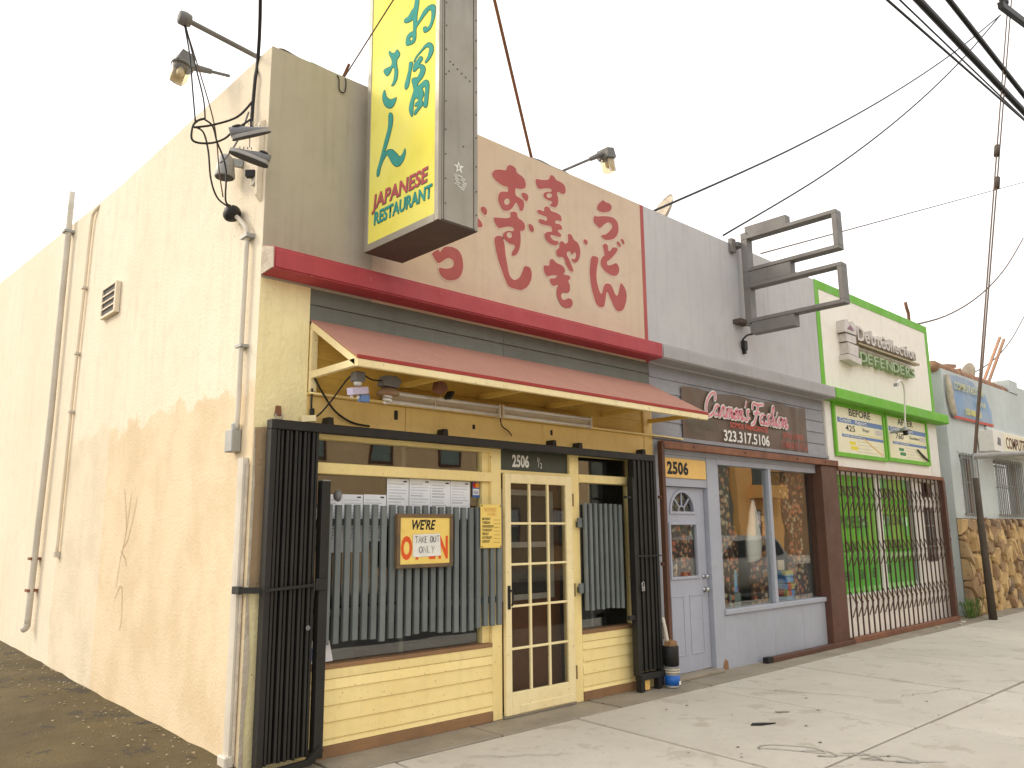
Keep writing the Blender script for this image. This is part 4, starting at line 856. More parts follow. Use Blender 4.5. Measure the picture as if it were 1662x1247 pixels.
SIDE = ((0, -1, 0), (0, 0, 1), (-1, 0, 0))
for s, m, y, z, size, k in (('JAPANESE', 'pink', -.262, 4.06, .16, 1.0), ('RESTAURANT', 'teal', -.272, 3.925, .14, .85)):
    obj('lettering', text_mesh(s, size, (yl - .0015, y - .004, z - .005), *SIDE, sx=k, shear=.12 if m == 'pink' else .08, bold=.035), 'teal_dark', vs_)
    obj('lettering', text_mesh(s, size, (yl - .003, y, z), *SIDE, sx=k, shear=.12 if m == 'pink' else .08, bold=.03), m, vs_)
# star sticker on the street end
def star(cx_, cz_, r, rot):
    return [(cx_ + (r if k % 2 == 0 else r * .40) * math.sin(rot + k * math.pi / 5), cz_ + (r if k % 2 == 0 else r * .40) * math.cos(rot + k * math.pi / 5)) for k in range(10)]
st_ = obj('star_sticker', glyph_mesh([star(.955, 4.172, .052, -.12)], lambda a, b: (a, sy0 - .0045, b), smooth=False), 'sticker', vs_, label='white star sticker with a 3')
obj('lettering', text_mesh('3', .042, (.943, sy0 - .0052, 4.157), *FRONT, bold=.01), 'ink', st_)
for k in range(15):
    a = .918 + random.uniform(0, .05) if k < 7 else .985 + random.uniform(-.02, .03); z = 4.11 - (k % 8) * .014
    obj('print_scrap', bar((a - .018, sy0 - .0045, z), (a + .018, sy0 - .0045, z - .004), .0015, .007), 'sticker', st_)
obj('mount_arm', bx(.9, 1.02, sy1 - .004, .1, 4.4, 4.52), 'sign_under', vs_); obj('mount_arm', bx(.9, 1.02, sy1 - .004, .6, 5.05, 5.14), 'sign_under', vs_)
obj('stay_rod', tube([(2.93, .1, 5.245), (1.13, -.95, 6.85)], .016, 8, curve=False), 'rust', vs_)
obj('stay_wire', tube([(.655, .06, 5.25), (.742, -1.02, 5.97), (.775, -1.08, 6.05)], .006, 6, curve=False), 'cable_tan', vs_)
obj('turnbuckle', tube([(.656, .055, 5.27), (.666, -.03, 5.37)], .022, 8, radii=lambda t: .012 + .014 * math.sin(math.pi * t), curve=False), 'rust', vs_)

# ------------------------------------------------------------------ lamps and wires on the corner of the roof
def floodlight(loc, arm_from, label, yaw, name='floodlight', drop=.0, arm_r=.014):
    t = thing(name, label, 'floodlight', loc)
    L_ = Vector(loc); Rm = Matrix.Translation(L_) @ Matrix.Rotation(yaw, 4, 'Z') @ Matrix.Rotation(.22, 4, 'Y')
    def xf(bm): bm.transform(Rm); return bm
    obj('cap', xf(prism([(-.075, .055), (.075, .055), (.055, .155), (-.055, .16)], 'y', -.075, .075)), 'lamp_grey', t)
    obj('lens', xf(lathe([(.055, -.10), (.072, -.07), (.085, .05), (.08, .054)], (0, 0, 0), 'z', 14)), 'lampglass', t, True)
    obj('rim', xf(lathe([(.088, .043), (.092, .05), (.092, .06), (.08, .062)], (0, 0, 0), 'z', 18)), 'lamp_grey', t, True)
    obj('bulb', xf(lathe([(.01, -.05), (.028, -.03), (.032, .0), (.02, .04)], (0, 0, 0), 'z', 12)), 'tube', t, True)
    obj('reflector', xf(bx(-.05, .05, .045, .06, -.09, .04)), 'channel', t)
    e = Rm @ Vector((.075, 0, .10))
    A = Vector(arm_from); d = (A - e)
    obj('knuckle', tube([e, e + d.normalized() * .16], .024, 8, radii=lambda u: .022 + .010 * math.cos(u * 14), curve=False), 'lamp_grey', t)
    obj('arm', tube([e + d.normalized() * .15, A], arm_r, 8, curve=False), 'lamp_grey', t)
    return t
floodlight((-.315, 1.0, 5.36), (.10, 1.0, 5.49), 'floodlight with clear lens leaning off the side wall, left of the corner', 0)
floodlight((3.83, -.14, 5.47), (3.28, .06, 5.27), 'floodlight on a short arm above the painted red characters', math.pi)
t = thing('roof_arm', 'grey pipe arm with a round head sticking out above the corner', 'pipe arm', (.06, .3, 5.24))  # pipe arm on the roof that the thin wires hang from
obj('pipe', tube([(.12, .34, 5.33), (-.545, .26, 5.345)], .02, 10, curve=False), 'frame_grey', t)
obj('head', lathe([(.02, -.05), (.05, -.04), (.055, .0), (.045, .04), (.02, .05)], (-.575, .25, 5.34), 'x', 14), 'lamp_grey', t, True)
obj('base', bx(.08, .16, .30, .38, 5.20, 5.36), 'frame_grey', t)
W = {'a': [(-.575, .25, 5.29), (-.522, .25, 5.067), (-.481, .25, 4.783), (-.448, .25, 4.558)], 'b': [(-.57, .25, 5.30), (-.471, .25, 4.988), (-.401, .25, 4.765), (-.378, .25, 4.609)],
     'c': [(-.57, .25, 5.29), (-.436, .25, 4.952), (-.323, .25, 4.644), (-.279, .25, 4.45), (-.247, .25, 4.224), (-.208, .25, 4.039)]}
cable('wire', W['a'], .006, 'leftmost thin wire hanging from the pipe arm to the cable loop')
cable('wire', W['b'], .006, 'middle thin wire hanging from the pipe arm to the cable loop')
cable('wire', W['c'], .005, 'long thin wire from the pipe arm down to the weatherhead', 'cable_tan')
cable('service_cable', [(-2.3, -5.2, 9.35), (-.62, -1.1, 6.35), (-.05, .12, 5.36), (-.03, .2, 5.05), (-.03, .22, 4.76), (-.035, .2, 4.62)], .014, 'thick black overhead cable dropping past the roof corner')
cable('cable_loop', [(-.035, .22, 4.865), (-.134, .25, 4.714), (-.32, .25, 4.58), (-.455, .25, 4.512)], .009, 'upper thick black cable swinging left from the corner')
cable('cable_loop', [(-.035, .22, 4.72), (-.152, .25, 4.595), (-.22, .25, 4.506), (-.311, .25, 4.439), (-.416, .25, 4.403), (-.467, .25, 4.42), (-.464, .25, 4.518), (-.43, .25, 4.575), (-.38, .25, 4.61)], .0085, 'lower thick black cable loop bulging left of the corner')
cable('cable_loop', [(-.451, .25, 4.518), (-.385, .25, 4.498), (-.34, .25, 4.366), (-.308, .25, 4.155), (-.254, .25, 4.026), (-.176, .25, 3.98), (-.12, .3, 4.0)], .007, 'outer black wire looping down to the weatherhead')
cable('cable_loop', [(-.382, .25, 4.603), (-.319, .25, 4.571), (-.279, .25, 4.46), (-.226, .25, 4.354), (-.195, .25, 4.24), (-.187, .25, 4.021), (-.12, .32, 4.02)], .007, 'inner black wire looping down to the weatherhead')
cable('cable', [(-.05, .24, 4.78), (-.11, .25, 4.55), (-.20, .25, 4.36), (-.245, .25, 4.30)], .007, 'short grey tie cable behind the hanging shoes', 'lamp_grey')
t = thing('weatherhead', 'grey service conduit with a black weatherhead on the side wall corner', 'conduit', (-.04, .2, 2.2))
obj('head', lathe([(.02, -.07), (.055, -.05), (.065, .0), (.05, .05), (.025, .08)], (-.07, .40, 3.99), 'y', 14), 'cable', t, True)
obj('elbow', tube([(-.06, .40, 3.99), (-.05, .30, 3.92), (-.045, .17, 3.80), (-.04, .17, 3.72)], .018, 10), 'grey_pipe', t, True)
obj('pipe', tube([(-.04, .17, 3.74), (-.04, .175, 3.0), (-.04, .17, 2.42), (-.04, .20, 2.30)], .018, 10), 'grey_pipe', t, True)
obj('clamp', bx(-.07, -.002, .12, .23, 3.735, 3.765), 'grey_steel', t); obj('clamp', bx(-.065, -.002, .13, .23, 2.9, 2.92), 'grey_steel', t)
obj('box', bx(-.075, -.003, .17, .29, 2.14, 2.30, bev=.006), 'grey_steel', t); obj('gland', lathe([(.03, 2.30), (.03, 2.34), (.022, 2.35)], (-.04, .20, 0), 'z', 12), 'grey_steel', t)
t = thing('lamp_socket', 'old grey bell shaped lamp socket on the side wall below the cables', 'lamp', (-.11, .48, 4.28))
obj('bell', lathe([(.075, 4.29), (.078, 4.295), (.062, 4.44), (.04, 4.47), (.015, 4.475)], (-.12, .45, 0), 'z', 16), 'grey_steel', t, True)
obj('inside', lathe([(.068, 4.286), (.06, 4.289)], (-.12, .45, 0), 'z', 16), 'ink', t)
obj('stem', bar((-.10, .45, 4.43), (-.002, .40, 4.42), .035, .06), 'grey_steel', t)
t = thing('conduit_stub', 'small rusty stub bracket on the side wall right of the lamp socket', 'bracket', (-.03, .17, 4.2))
obj('plate', bx(-.02, -.002, .13, .2, 4.17, 4.27), 'grey_pipe', t); obj('jaw', bar((-.06, .20, 4.25), (-.01, .15, 4.25), .05, .05), 'ink', t); obj('foot', bx(-.03, -.002, .10, .13, 4.14, 4.17), 'ink', t)
obj('wall_channel', prism([(-.002, 4.0), (-.045, 4.05), (-.045, 4.62), (-.002, 4.66)], 'y', .045, .075), 'cream', rb)

def shoe(loc, yaw, pitch, roll, label):
    t = thing('shoe', label, 'shoe', loc, 'shoes hung on the cable'); L_ = Vector(loc)
    Rm = Matrix.Translation(L_) @ Matrix.Rotation(yaw, 4, 'Z') @ Matrix.Rotation(pitch, 4, 'Y') @ Matrix.Rotation(roll, 4, 'X')
    n = 13; secs = []; sole = []
    for i in range(n):
        u = i / (n - 1); x = -.14 + .28 * u
        w = .036 + .012 * math.sin(math.pi * min(1, u * 1.1)) if u < .9 else .030
        w *= (1 if 0 < i < n - 1 else .45)
        h = .085 - .012 * u * 3 if u < .38 else .071 - .045 * ((u - .38) / .62) ** .8
        secs.append((x, w, max(.022, h)))
    bm = BM(); rings = []
    for x, w, h in secs:
        ring = []
        for k in range(12):
            a = math.pi * k / 11
            ring.append(bm.verts.new((x, w * math.cos(a) * (1 if math.sin(a) < .8 else .85), .012 + (h - .012) * math.sin(a) ** .7)))
        rings.append(ring)
    for a, b in zip(rings, rings[1:]):
        for k in range(11): bm.faces.new((a[k], a[k + 1], b[k + 1], b[k]))
        bm.faces.new((a[11], a[0], b[0], b[11]))
    bm.faces.new(rings[0]); bm.faces.new(rings[-1][::-1]); bmesh.ops.recalc_face_normals(bm, faces=bm.faces[:]); bm.transform(Rm)
    obj('upper', bm, 'shoe', t, True)
    def outl(f): return [(x, w * f) for x, w, h in secs] + [(x, -w * f) for x, w, h in secs[::-1]]
    bm = prism(outl(1.12), 'z', -.004, .02); bm.transform(Rm); obj('midsole', bm, 'shoe_sole', t)
    bm = prism(outl(1.08), 'z', -.012, -.0045); bm.transform(Rm); obj('outsole', bm, 'shoe_dark', t)
    bm = lathe([(.028, .074), (.034, .082), (.026, .088)], (-.085, 0, 0), 'z', 12); bm.transform(Rm); obj('collar', bm, 'shoe_dark', t, True)
    bm = BM()
    for k in range(4): bar((.0 + .025 * k, -.018, .078 - .009 * k), (.008 + .025 * k, .018, .078 - .009 * k), .006, .004, bm)
    bm.transform(Rm); obj('laces', bm, 'shoe_sole', t)
    return t
shoe((-.185, -.13, 4.40), -.35, -.42, .25, 'upper grey shoe, toe pointing right, hung on the cables')
shoe((-.195, -.13, 4.215), 2.85, -.22, -.1, 'lower grey shoe, dangling below the other by its lace')
cable('shoelace', [(-.02, .2, 4.62), (-.12, .0, 4.57), (-.17, -.12, 4.515)], .005, 'pale shoelace tying the upper shoe to the cable', 'shoe_sole')
cable('shoelace', [(-.02, .2, 4.60), (-.15, -.02, 4.5), (-.195, -.125, 4.40), (-.195, -.13, 4.30)], .004, 'pale shoelace running down to the lower shoe', 'shoe_sole')

# roof edge odds and ends
cable('roof_cable', [(.05, .1, 5.262), (.12, .08, 5.31), (.24, .08, 5.30), (.40, .07, 5.275), (.62, .06, 5.265), (.80, .1, 5.30), (1.0, .2, 5.31)], .013, 'tan cable humped along the parapet top by the corner', 'cable_tan')
cable('roof_cable', [(.55, .05, 5.27), (.575, -.018, 5.22), (.585, -.02, 5.12), (.61, -.02, 5.095), (.64, -.02, 5.12), (.645, -.018, 5.22), (.65, .05, 5.27)], .005, 'thin wire loop hooked over the parapet left of the yellow sign')
cable('roof_cable', [(2.7, .08, 5.258), (2.95, .05, 5.285), (3.15, .04, 5.268), (3.35, .03, 5.262), (3.5, .08, 5.265)], .02, 'thick grey cable lying on the parapet below the rod', 'frame_grey')
tag(obj('roof_debris', prism([(.33, 5.254), (.52, 5.254), (.5, 5.285), (.36, 5.29)], 'y', .04, .14), 'frame_grey'), 'grey scrap of flashing on the parapet near the corner', 'flashing')

# side wall fittings
t = thing('wall_vent', 'small louvred vent with dark slots on the cream side wall', 'vent', (-.03, 3.36, 3.79))
bm = BM(); bx(-.05, -.004, 3.56, 3.585, 3.79, 4.115, bm); bx(-.05, -.004, 3.125, 3.165, 3.79, 4.115, bm); bx(-.05, -.004, 3.165, 3.56, 3.79, 3.815, bm); bx(-.05, -.004, 3.165, 3.56, 4.10, 4.115, bm)
obj('frame', bm, 'cream', t); obj('void', bx(-.034, -.003, 3.166, 3.559, 3.816, 4.099), 'ink', t)
for k in range(3): obj('louvre', bx(-.049, -.0345, 3.166, 3.559, 3.878 + .072 * k, 3.893 + .072 * k), 'cream', t)
t = thing('downpipe', 'long thick grey pipe on the side wall rising above the roof line', 'pipe', (-.06, 5.1, .5))
obj('pipe', tube([(-.07, 5.20, .57), (-.065, 5.17, 1.5), (-.06, 5.10, 2.8), (-.06, 5.09, 4.2), (-.06, 5.08, 5.70)], .034, 12), 'grey_pipe', t, True)
obj('end_elbow', tube([(-.07, 5.20, .60), (-.08, 5.21, .56), (-.10, 5.24, .54)], .037, 12), 'grey_pipe', t, True)
for z in (.95, 1.3, 5.18): obj('strap', bx(-.115, -.002, 5.10 + (.06 if z < 2 else -.06), 5.21 + (.06 if z < 2 else -.05), z, z + .03), 'rust' if z < 2 else 'grey_steel', t)
t = thing('thin_conduit', 'thin conduit on the side wall between the thick pipe and the vent', 'conduit', (-.03, 4.35, 1.35))
obj('pipe', tube([(-.03, 4.46, 1.37), (-.03, 4.43, 2.2), (-.03, 4.39, 3.25), (-.03, 4.31, 4.4), (-.03, 4.27, 5.05), (-.02, 4.18, 5.20), (.06, 4.0, 5.30)], .018, 8), 'cream', t, True)
for y, z in ((4.32, 4.3), (4.37, 3.55), (4.40, 2.9)): obj('clip', bx(-.055, -.002, y - .035, y + .035, z, z + .025), 'grey_pipe', t)
obj('end_cap', bx(-.055, -.005, 4.43, 4.50, 1.34, 1.40), 'grey_pipe', t)
t = thing('corner_channel', 'tall grey metal channel standing at the foot of the side wall corner', 'channel', (-.03, .1, .08))
obj('channel', prism([(-.045, .10), (-.045, .075), (-.04, .045), (-.004, .045), (-.004, .13), (-.04, .13)], 'z', .07, 2.09), 'grey_pipe', t)
obj('foot', bx(-.07, -.004, .03, .15, .05, .13, bev=.01), 'grey_pipe', t)
obj('edge_seal', tube([(-.012, .035, .08), (-.014, .03, .7), (-.012, .034, 1.4), (-.012, .03, 2.05)], .011, 6), 'plaster', t)

# ================================================================== dress shop (grey)
ds = thing('dress_shop_building', 'grey stucco shop with lavender door and a curtained display window', 'building', (6.7, 0, 0))
obj('parapet', bx(4.602, 8.73, -.006, .2, 3.40, 5.25), 'grey_st', ds); obj('roof', bx(4.602, 8.74, .21, 12, 4.7, 4.85), 'rooftop', ds); obj('back_wall', bx(4.6, 13.1, 12, 12.2, -.2, 5.0), 'grey_st', ds)
cornice(4.605, 8.75, 'grey_corn_shade', ds)
z = 2.60
k = 0
while z < 3.40:
    z1 = min(z + .162, 3.415)
    plank(4.602, 8.70, z, z1 - .001, 'grey_sid', ds, .01); z = z1; k += 1
obj('backing_wall', bx(4.602, 8.74, .045, .2, 2.40, 3.42), 'dark_room', ds)
obj('ledge_strip', bx(4.602, 8.72, -.04, .04, 2.555, 2.598, bev=.004), 'grey_sid', ds)
obj('head_board', bx(4.602, 8.70, -.012, .044, 2.40, 2.553, bev=.003), 'lav', ds)
rr = obj('shutter_track', bx(4.63, 8.80, -.13, -.05, 2.447, 2.525, bev=.004), 'rust', ds, label='rusty brown track across the shop head')
for xx in (5.2, 6.3, 7.6, 8.4): obj('bolt', lathe([(.012, -.01), (.008, .012)], (xx, -.13, 2.49), 'y', 8), 'brown', rr)
obj('track_post', bx(4.60, 4.652, -.13, -.07, .004, 2.50, bev=.004), 'brown', ds, label='thin brown steel post beside the lavender door')
obj('post_clip', bx(4.56, 4.60, -.11, -.08, 1.20, 1.235), 'brown', ds); obj('post_clip', bx(4.56, 4.60, -.11, -.08, 1.9, 1.93), 'brown', ds)
obj('jamb', bx(4.602, 4.80, .0, .12, .0, 2.398), 'lav', ds)
obj('number_panel', bx(4.70, 5.60, -.014, -.002, 2.142, 2.362, bev=.003), 'lit_panel', ds)
obj('number_lettering', text_mesh('2506', .185, (4.84, -.0155, 2.187), *FRONT, sx=1.02, bold=.045, off=.001, spacing=1.08), 'ink', ds)
obj('door_lintel', bx(4.802, 5.62, .0, .12, 2.05, 2.14), 'lav', ds); obj('door_lintel', bx(4.802, 5.62, -.0005, .12, 2.364, 2.397), 'lav', ds); obj('lintel_back', bx(4.802, 5.62, .003, .12, 2.141, 2.363), 'lav', ds)
obj('jamb', bx(5.622, 5.835, -.01, .12, .0, 2.398, bev=.004), 'lav', ds)
obj('door_step', bx(4.70, 5.65, -.1, .13, .004, .04, bev=.006), 'concrete_d', ds)
# door leaf with openings: built from stiles, rails and an arched panel
bm = BM(); y0, y1 = .05, .095
for a in ((4.805, 4.905, .045, 2.045), (5.455, 5.615, .045, 2.045)): bx(a[0], a[1], y0, y1, a[2], a[3], bm, bev=.003)
bx(4.9055, 5.4545, y0, y1, .045, 1.03, bm); bx(4.9055, 5.4545, y0, y1, 1.655, 1.77, bm)
d2 = obj('door', bm, 'lav_door', ds, label='lavender steel door with a fan light')
ac, az_, ar = 5.18, 1.775, .225
arch = [(ac + ar * math.cos(a), az_ + ar * math.sin(a)) for a in [math.pi * k / 16 for k in range(17)]]
poly = [(5.4545, 1.771), (5.4545, 2.045), (4.9055, 2.045), (4.9055, 1.771)] + arch[::-1]
obj('arch_panel', prism(poly, 'y', y0, y1), 'lav_door', d2)
ring = [(ac + (ar + .02) * math.cos(math.pi * k / 16), az_ + (ar + .02) * math.sin(math.pi * k / 16)) for k in range(17)]
obj('fan_trim', prism(ring + [(ac + (ar - .012) * math.cos(math.pi * k / 16), az_ + (ar - .012) * math.sin(math.pi * k / 16)) for k in range(16, -1, -1)], 'y', y0 - .014, y0 - .0005), 'lav_door', d2)
obj('fan_trim', bx(ac - ar - .02, ac + ar + .02, y0 - .014, y0 - .0005, az_ - .028, az_ - .001), 'lav_door', d2)
for a in (45, 90, 135): obj('fan_bar', bar((ac + .06 * math.cos(R(a)), y0 + .008, az_ + .06 * math.sin(R(a))), (ac + ar * math.cos(R(a)), y0 + .008, az_ + ar * math.sin(R(a))), .014, .014), 'lav_door', d2)
obj('fan_bar', tube([(ac + .06 * math.cos(R(a)), y0 + .01, az_ + .06 * math.sin(R(a))) for a in range(0, 181, 20)], .009, 6), 'lav_door', d2)
obj('fan_pane', prism([(ac, az_)] + arch if False else arch, 'y', y0 + .02, y0 + .025), 'glass', d2)
bm = BM()
for a in ((4.9055, 4.935, 1.03, 1.655), (5.425, 5.4545, 1.03, 1.655), (4.935, 5.425, 1.03, 1.06), (4.935, 5.425, 1.625, 1.655)): bx(a[0], a[1], y0 - .016, y0 + .03, a[2], a[3], bm, bev=.004)
obj('light_frame', bm, 'lav_door', d2); obj('door_pane', bx(4.936, 5.424, y0 + .01, y0 + .015, 1.061, 1.624), 'glass', d2)
for a in ((4.90, 5.14, .22, .86), (5.24, 5.50, .22, .86)):
    bm = BM(); bx(a[0], a[1], y0 - .006, y0 + .001, a[2], a[2] + .018, bm, bev=.003); bx(a[0], a[1], y0 - .006, y0 + .001, a[3] - .018, a[3], bm, bev=.003); bx(a[0], a[0] + .018, y0 - .0055, y0 + .001, a[2] + .018, a[3] - .018, bm); bx(a[1] - .018, a[1], y0 - .0055, y0 + .001, a[2] + .018, a[3] - .018, bm)
    obj('panel_moulding', bm, 'lav_door', d2)
for z, r_ in ((1.045, .026), (.90, .032)):
    obj('door_knob', lathe([(r_ * .9, 0), (r_, -.008), (r_ * .45, -.012), (r_ * .45, -.03), (r_ * .9, -.04), (r_ * .8, -.058), (r_ * .2, -.062)], (5.54, y0, z), 'y', 16), 'chrome', d2, True)
# display window
bm = BM(); bx(5.8355, 8.42, -.012, .1, 2.335, 2.398, bm); bx(8.33, 8.42, -.010, .1, .66, 2.334, bm); bx(5.836, 5.86, -.008, .1, .66, 2.334, bm)
wf = obj('window_frame', bm, 'lav', ds)
obj('mullion', bx(7.02, 7.085, -.012, .09, .66, 2.334, bev=.004), 'lav', wf)
obj('window_pane', bx(5.861, 7.02, .03, .036, .66, 2.334), 'glass', wf); obj('window_pane', bx(7.086, 8.33, .03, .036, .66, 2.334), 'glass', wf)
obj('window_sill', bx(5.836, 8.43, -.035, .12, .60, .658, bev=.006), 'lav', wf)
for x0, x1 in ((5.836, 6.95), (6.953, 7.68), (7.683, 8.43)): obj('base_panel', bx(x0, x1, -.004, .12, .0, .599, bev=.002), 'lav', ds)
obj('base_trim', bx(5.836, 5.95, -.008, .0, .0, .59), 'lav', ds)
obj('rot_patch', prism([(5.74, .0), (5.86, .0), (5.85, .09), (5.80, .12), (5.76, .07)], 'y', -.014, -.003), 'kick', ds)
obj('pier', bx(8.32, 8.80, -.10, .12, .0, 2.446, bev=.006), 'brown', ds, label='brown steel pier between the grey and green shops')
ft = obj('floor_track', bx(6.62, 8.84, -.15, -.07, .004, .062, bev=.004), 'brown', ds); obj('floor_track', bx(6.50, 6.618, -.145, -.075, .006, .07), 'ink', ds)
# interior: curtains, dress, packages
obj('room_floor', bx(4.605, 8.73, .121, 3.5, -.05, .58 - .555), 'room_floor', ds); obj('room_back', bx(4.605, 8.73, 3.5, 3.6, 0, 2.8), 'dark_room', ds); obj('room_ceiling', bx(4.605, 8.73, .21, 3.5, 2.75, 2.85), 'dark_room', ds)
obj('room_side', bx(8.60, 8.73, .13, 3.5, .0, 2.75), 'room_teal', ds); obj('display_shelf', bx(5.84, 8.42, .121, .8, .55, .60), 'room_floor', ds)
def curtain(x0, x1, y, z0, z1, folds, name='curtain', pinch=None):
    bm = bmesh.new(); nx, nz = folds * 6, 10; V = []
    for j in range(nz + 1):
        row = []; w = j / nz; z = z0 + (z1 - z0) * w
        for i in range(nx + 1):
            u = i / nx; x = x0 + (x1 - x0) * u
            if pinch:
                pz, pxc, pk = pinch; s = 1 - (1 - pk) * math.exp(-((z - pz) / .38) ** 2); x = pxc + (x - pxc) * s
            row.append(bm.verts.new((x, y + .035 * math.sin(u * folds * 2 * math.pi) + .01 * math.sin(u * 31 + z * 5), z)))
        V.append(row)
    for a, b in zip(V, V[1:]):
        for i in range(nx): bm.faces.new((a[i], a[i + 1], b[i + 1], b[i]))
    return bm
def curt(label, *a, **k): return tag(obj('curtain', curtain(*a, **k), 'floral', None, True), label, 'curtain', 'floral curtains of the grey shop')
curt('dark floral curtain at the left edge of the display window', 5.87, 6.42, .22, .60, 2.33, 5)
curt('dark floral curtain pinched in on the right of the display window', 7.72, 8.38, .24, .60, 2.33, 6, pinch=(1.38, 8.12, .42))
curt('dark floral curtain hanging low left of the middle mullion', 6.62, 6.90, .45, .60, 1.62, 3)
curt('dark floral curtain hanging low right of the middle mullion', 7.22, 7.62, .45, .60, 1.75, 4)
curt('dark floral curtain behind the pane of the lavender door', 4.91, 5.45, .14, .98, 2.02, 5)
t = thing('white_dress', 'long white dress hanging in the display window', 'dress', (7.55, .42, 1.2))
bm = BM(); rings = []
for z, w, d in ((1.94, .02, .01), (1.88, .05, .02), (1.78, .085, .04), (1.66, .10, .05), (1.52, .15, .06), (1.38, .165, .07), (1.25, .15, .07), (1.18, .13, .06)):
    rings.append([bm.verts.new((7.0 + (1.94 - z) * -.08 + w * math.cos(2 * math.pi * k / 16), .22 + d * math.sin(2 * math.pi * k / 16) * (1 + .2 * math.cos(k * 3)), z + .02 * math.cos(2 * math.pi * k / 16) * (z < 1.2))) for k in range(16)])
for a, b in zip(rings, rings[1:]):
    for k in range(16): bm.faces.new((a[k], a[(k + 1) % 16], b[(k + 1) % 16], b[k]))
bm.faces.new(rings[-1]); bm.faces.new(rings[0][::-1]); obj('cloth', bm, 'dress', t, True); obj('hanger', tube([(6.93, .22, 1.9), (7.0, .22, 1.97), (7.07, .22, 1.9)], .006, 6), 'chrome', t)
t = thing('parcel', 'package with coloured squares standing low in the left window pane', 'package', (6.5, .3, .72))
obj('box', bx(6.30, 6.56, .24, .42, .80, 1.08, bev=.01), 'parcel', t); obj('stand', bx(6.28, 6.58, .22, .44, .60, .798), 'room_teal', t)
t = thing('parcel_stack', 'stack of colourful packets by the right floral curtain', 'packages', (7.75, .3, .6))
for k in range(5): obj('packet', bx(7.66 + .01 * (k % 2), 7.86 + .01 * (k % 3), .18, .34, .602 + .085 * k, .682 + .085 * k, bev=.012), 'parcel', t)
obj('board', bx(7.63, 7.80, .27, .285, 1.03, 1.16), 'fixture', t)
# banner
t = thing('shop_banner', 'brown CARMEN S FASHION banner with a phone number on grey siding', 'banner', (6.65, -.04, 2.6)); t['label'] = "brown banner reading Carmen's Fashion with a white phone number"
bm = bmesh.new(); nx, nz = 48, 8; V = []
def by(x, z):
    fold = .018 * math.exp(-((x - 7.55) / .03) ** 2) + .02 * math.exp(-((x - 7.83) / .025) ** 2) + .012 * math.exp(-((x - 5.35 - (3.2 - z) * .6) / .07) ** 2) * (z > 2.85) + .012 * math.exp(-((x - 5.55 - (3.2 - z) * .9) / .06) ** 2) * (z > 2.85)
    return -.022 - fold - .004 * math.sin(x * 7)
for j in range(nz + 1):
    V.append([bm.verts.new((5.17 + (8.13 - 5.17) * i / nx, by(5.17 + (8.13 - 5.17) * i / nx, 2.60 + .63 * j / nz), 2.598 + .012 * math.sin(i * .4) * (j == nz) + .63 * j / nz - .03 * (1 - i / nx) * (j / nz))) for i in range(nx + 1)])
for a, b in zip(V, V[1:]):
    for i in range(nx): bm.faces.new((a[i], a[i + 1], b[i + 1], b[i]))
obj('vinyl', bm, 'banner', t, True)
yb = -.048
for s, m, size, xx, zz_, kx, bo in (('323.317.5106', 'sticker', .185, 5.965, 2.628, 1.08, .022), ('SOMOS', 'banner_red', .095, 6.13, 2.80, .98, .018), ('FABRICANTES', 'banner_red', .095, 6.47, 2.80, .93, .018)):
    obj('lettering', text_mesh(s, size, (xx, yb, zz_), *FRONT, sx=kx, bold=bo), m, t)
# smeared lines of print that cannot be read any more
for x0, x1, z0, h, m in ((7.38, 8.03, 2.635, .085, 'banner_red'), (7.42, 7.93, 2.765, .07, 'banner_red'), (5.24, 5.90, 2.74, .085, 'banner_green'), (5.26, 5.62, 2.66, .05, 'banner_green')):
    st = []; xx = x0
    while xx < x1:
        st.append([(xx, z0), (xx + .004, z0 + h)]); 
        if random.random() < .55: st.append([(xx, z0 + h * random.choice((0, .5, 1))), (xx + .045, z0 + h * random.choice((0, .5, 1)))])
        xx += random.uniform(.035, .06)
    obj('worn_print', ribbon(st, .016, lambda a, b, d=0: (a, yb - d, b), smooth=False), m, t)
SC = {'C': [[(.75, .72), (.72, .95), (.5, 1.0), (.22, .75), (.12, .35), (.25, .02), (.5, -.05), (.8, .2)]],
      'a': [[(.42, .42), (.2, .45), (.06, .22), (.15, .02), (.35, .08), (.45, .42), (.42, .1), (.52, 0), (.62, .12)]],
      'r': [[(.0, .1), (.12, .45), (.28, .40), (.24, .1), (.34, 0), (.46, .14)]],
      'm': [[(0, .1), (.1, .44), (.1, 0)], [(.1, .2), (.24, .44), (.3, .3), (.28, 0)], [(.29, .2), (.42, .44), (.49, .3), (.47, .05), (.58, .0), (.66, .12)]],
      'e': [[(.05, .2), (.3, .28), (.26, .44), (.1, .35), (.06, .12), (.2, 0), (.42, .12)]],
      'n': [[(0, .1), (.1, .44), (.1, 0)], [(.1, .2), (.26, .44), (.32, .3), (.3, .05), (.4, 0), (.5, .12)]],
      "'": [[(.12, .85), (.08, .65)]], 's': [[(.3, .5), (.14, .42), (.26, .2), (.2, 0), (.02, .06)], [(.26, .1), (.4, .12)]],
      'F': [[(.05, .7), (.12, .95), (.5, .92), (1.0, 1.0)], [(.55, .92), (.48, .5), (.38, .05), (.15, -.1)], [(.25, .48), (.5, .52), (.75, .5)]],
      'h': [[(0, .05), (.18, .6), (.2, .95), (.1, .8), (.08, 0)], [(.09, .2), (.24, .42), (.31, .3), (.29, .05), (.4, 0), (.5, .12)]],
      'i': [[(0, .1), (.1, .44), (.1, .06), (.2, 0), (.3, .12)], [(.12, .62), (.13, .66)]], 'o': [[(.3, .4), (.12, .42), (.05, .2), (.15, 0), (.32, .08), (.36, .3), (.25, .43), (.5, .4)]]}
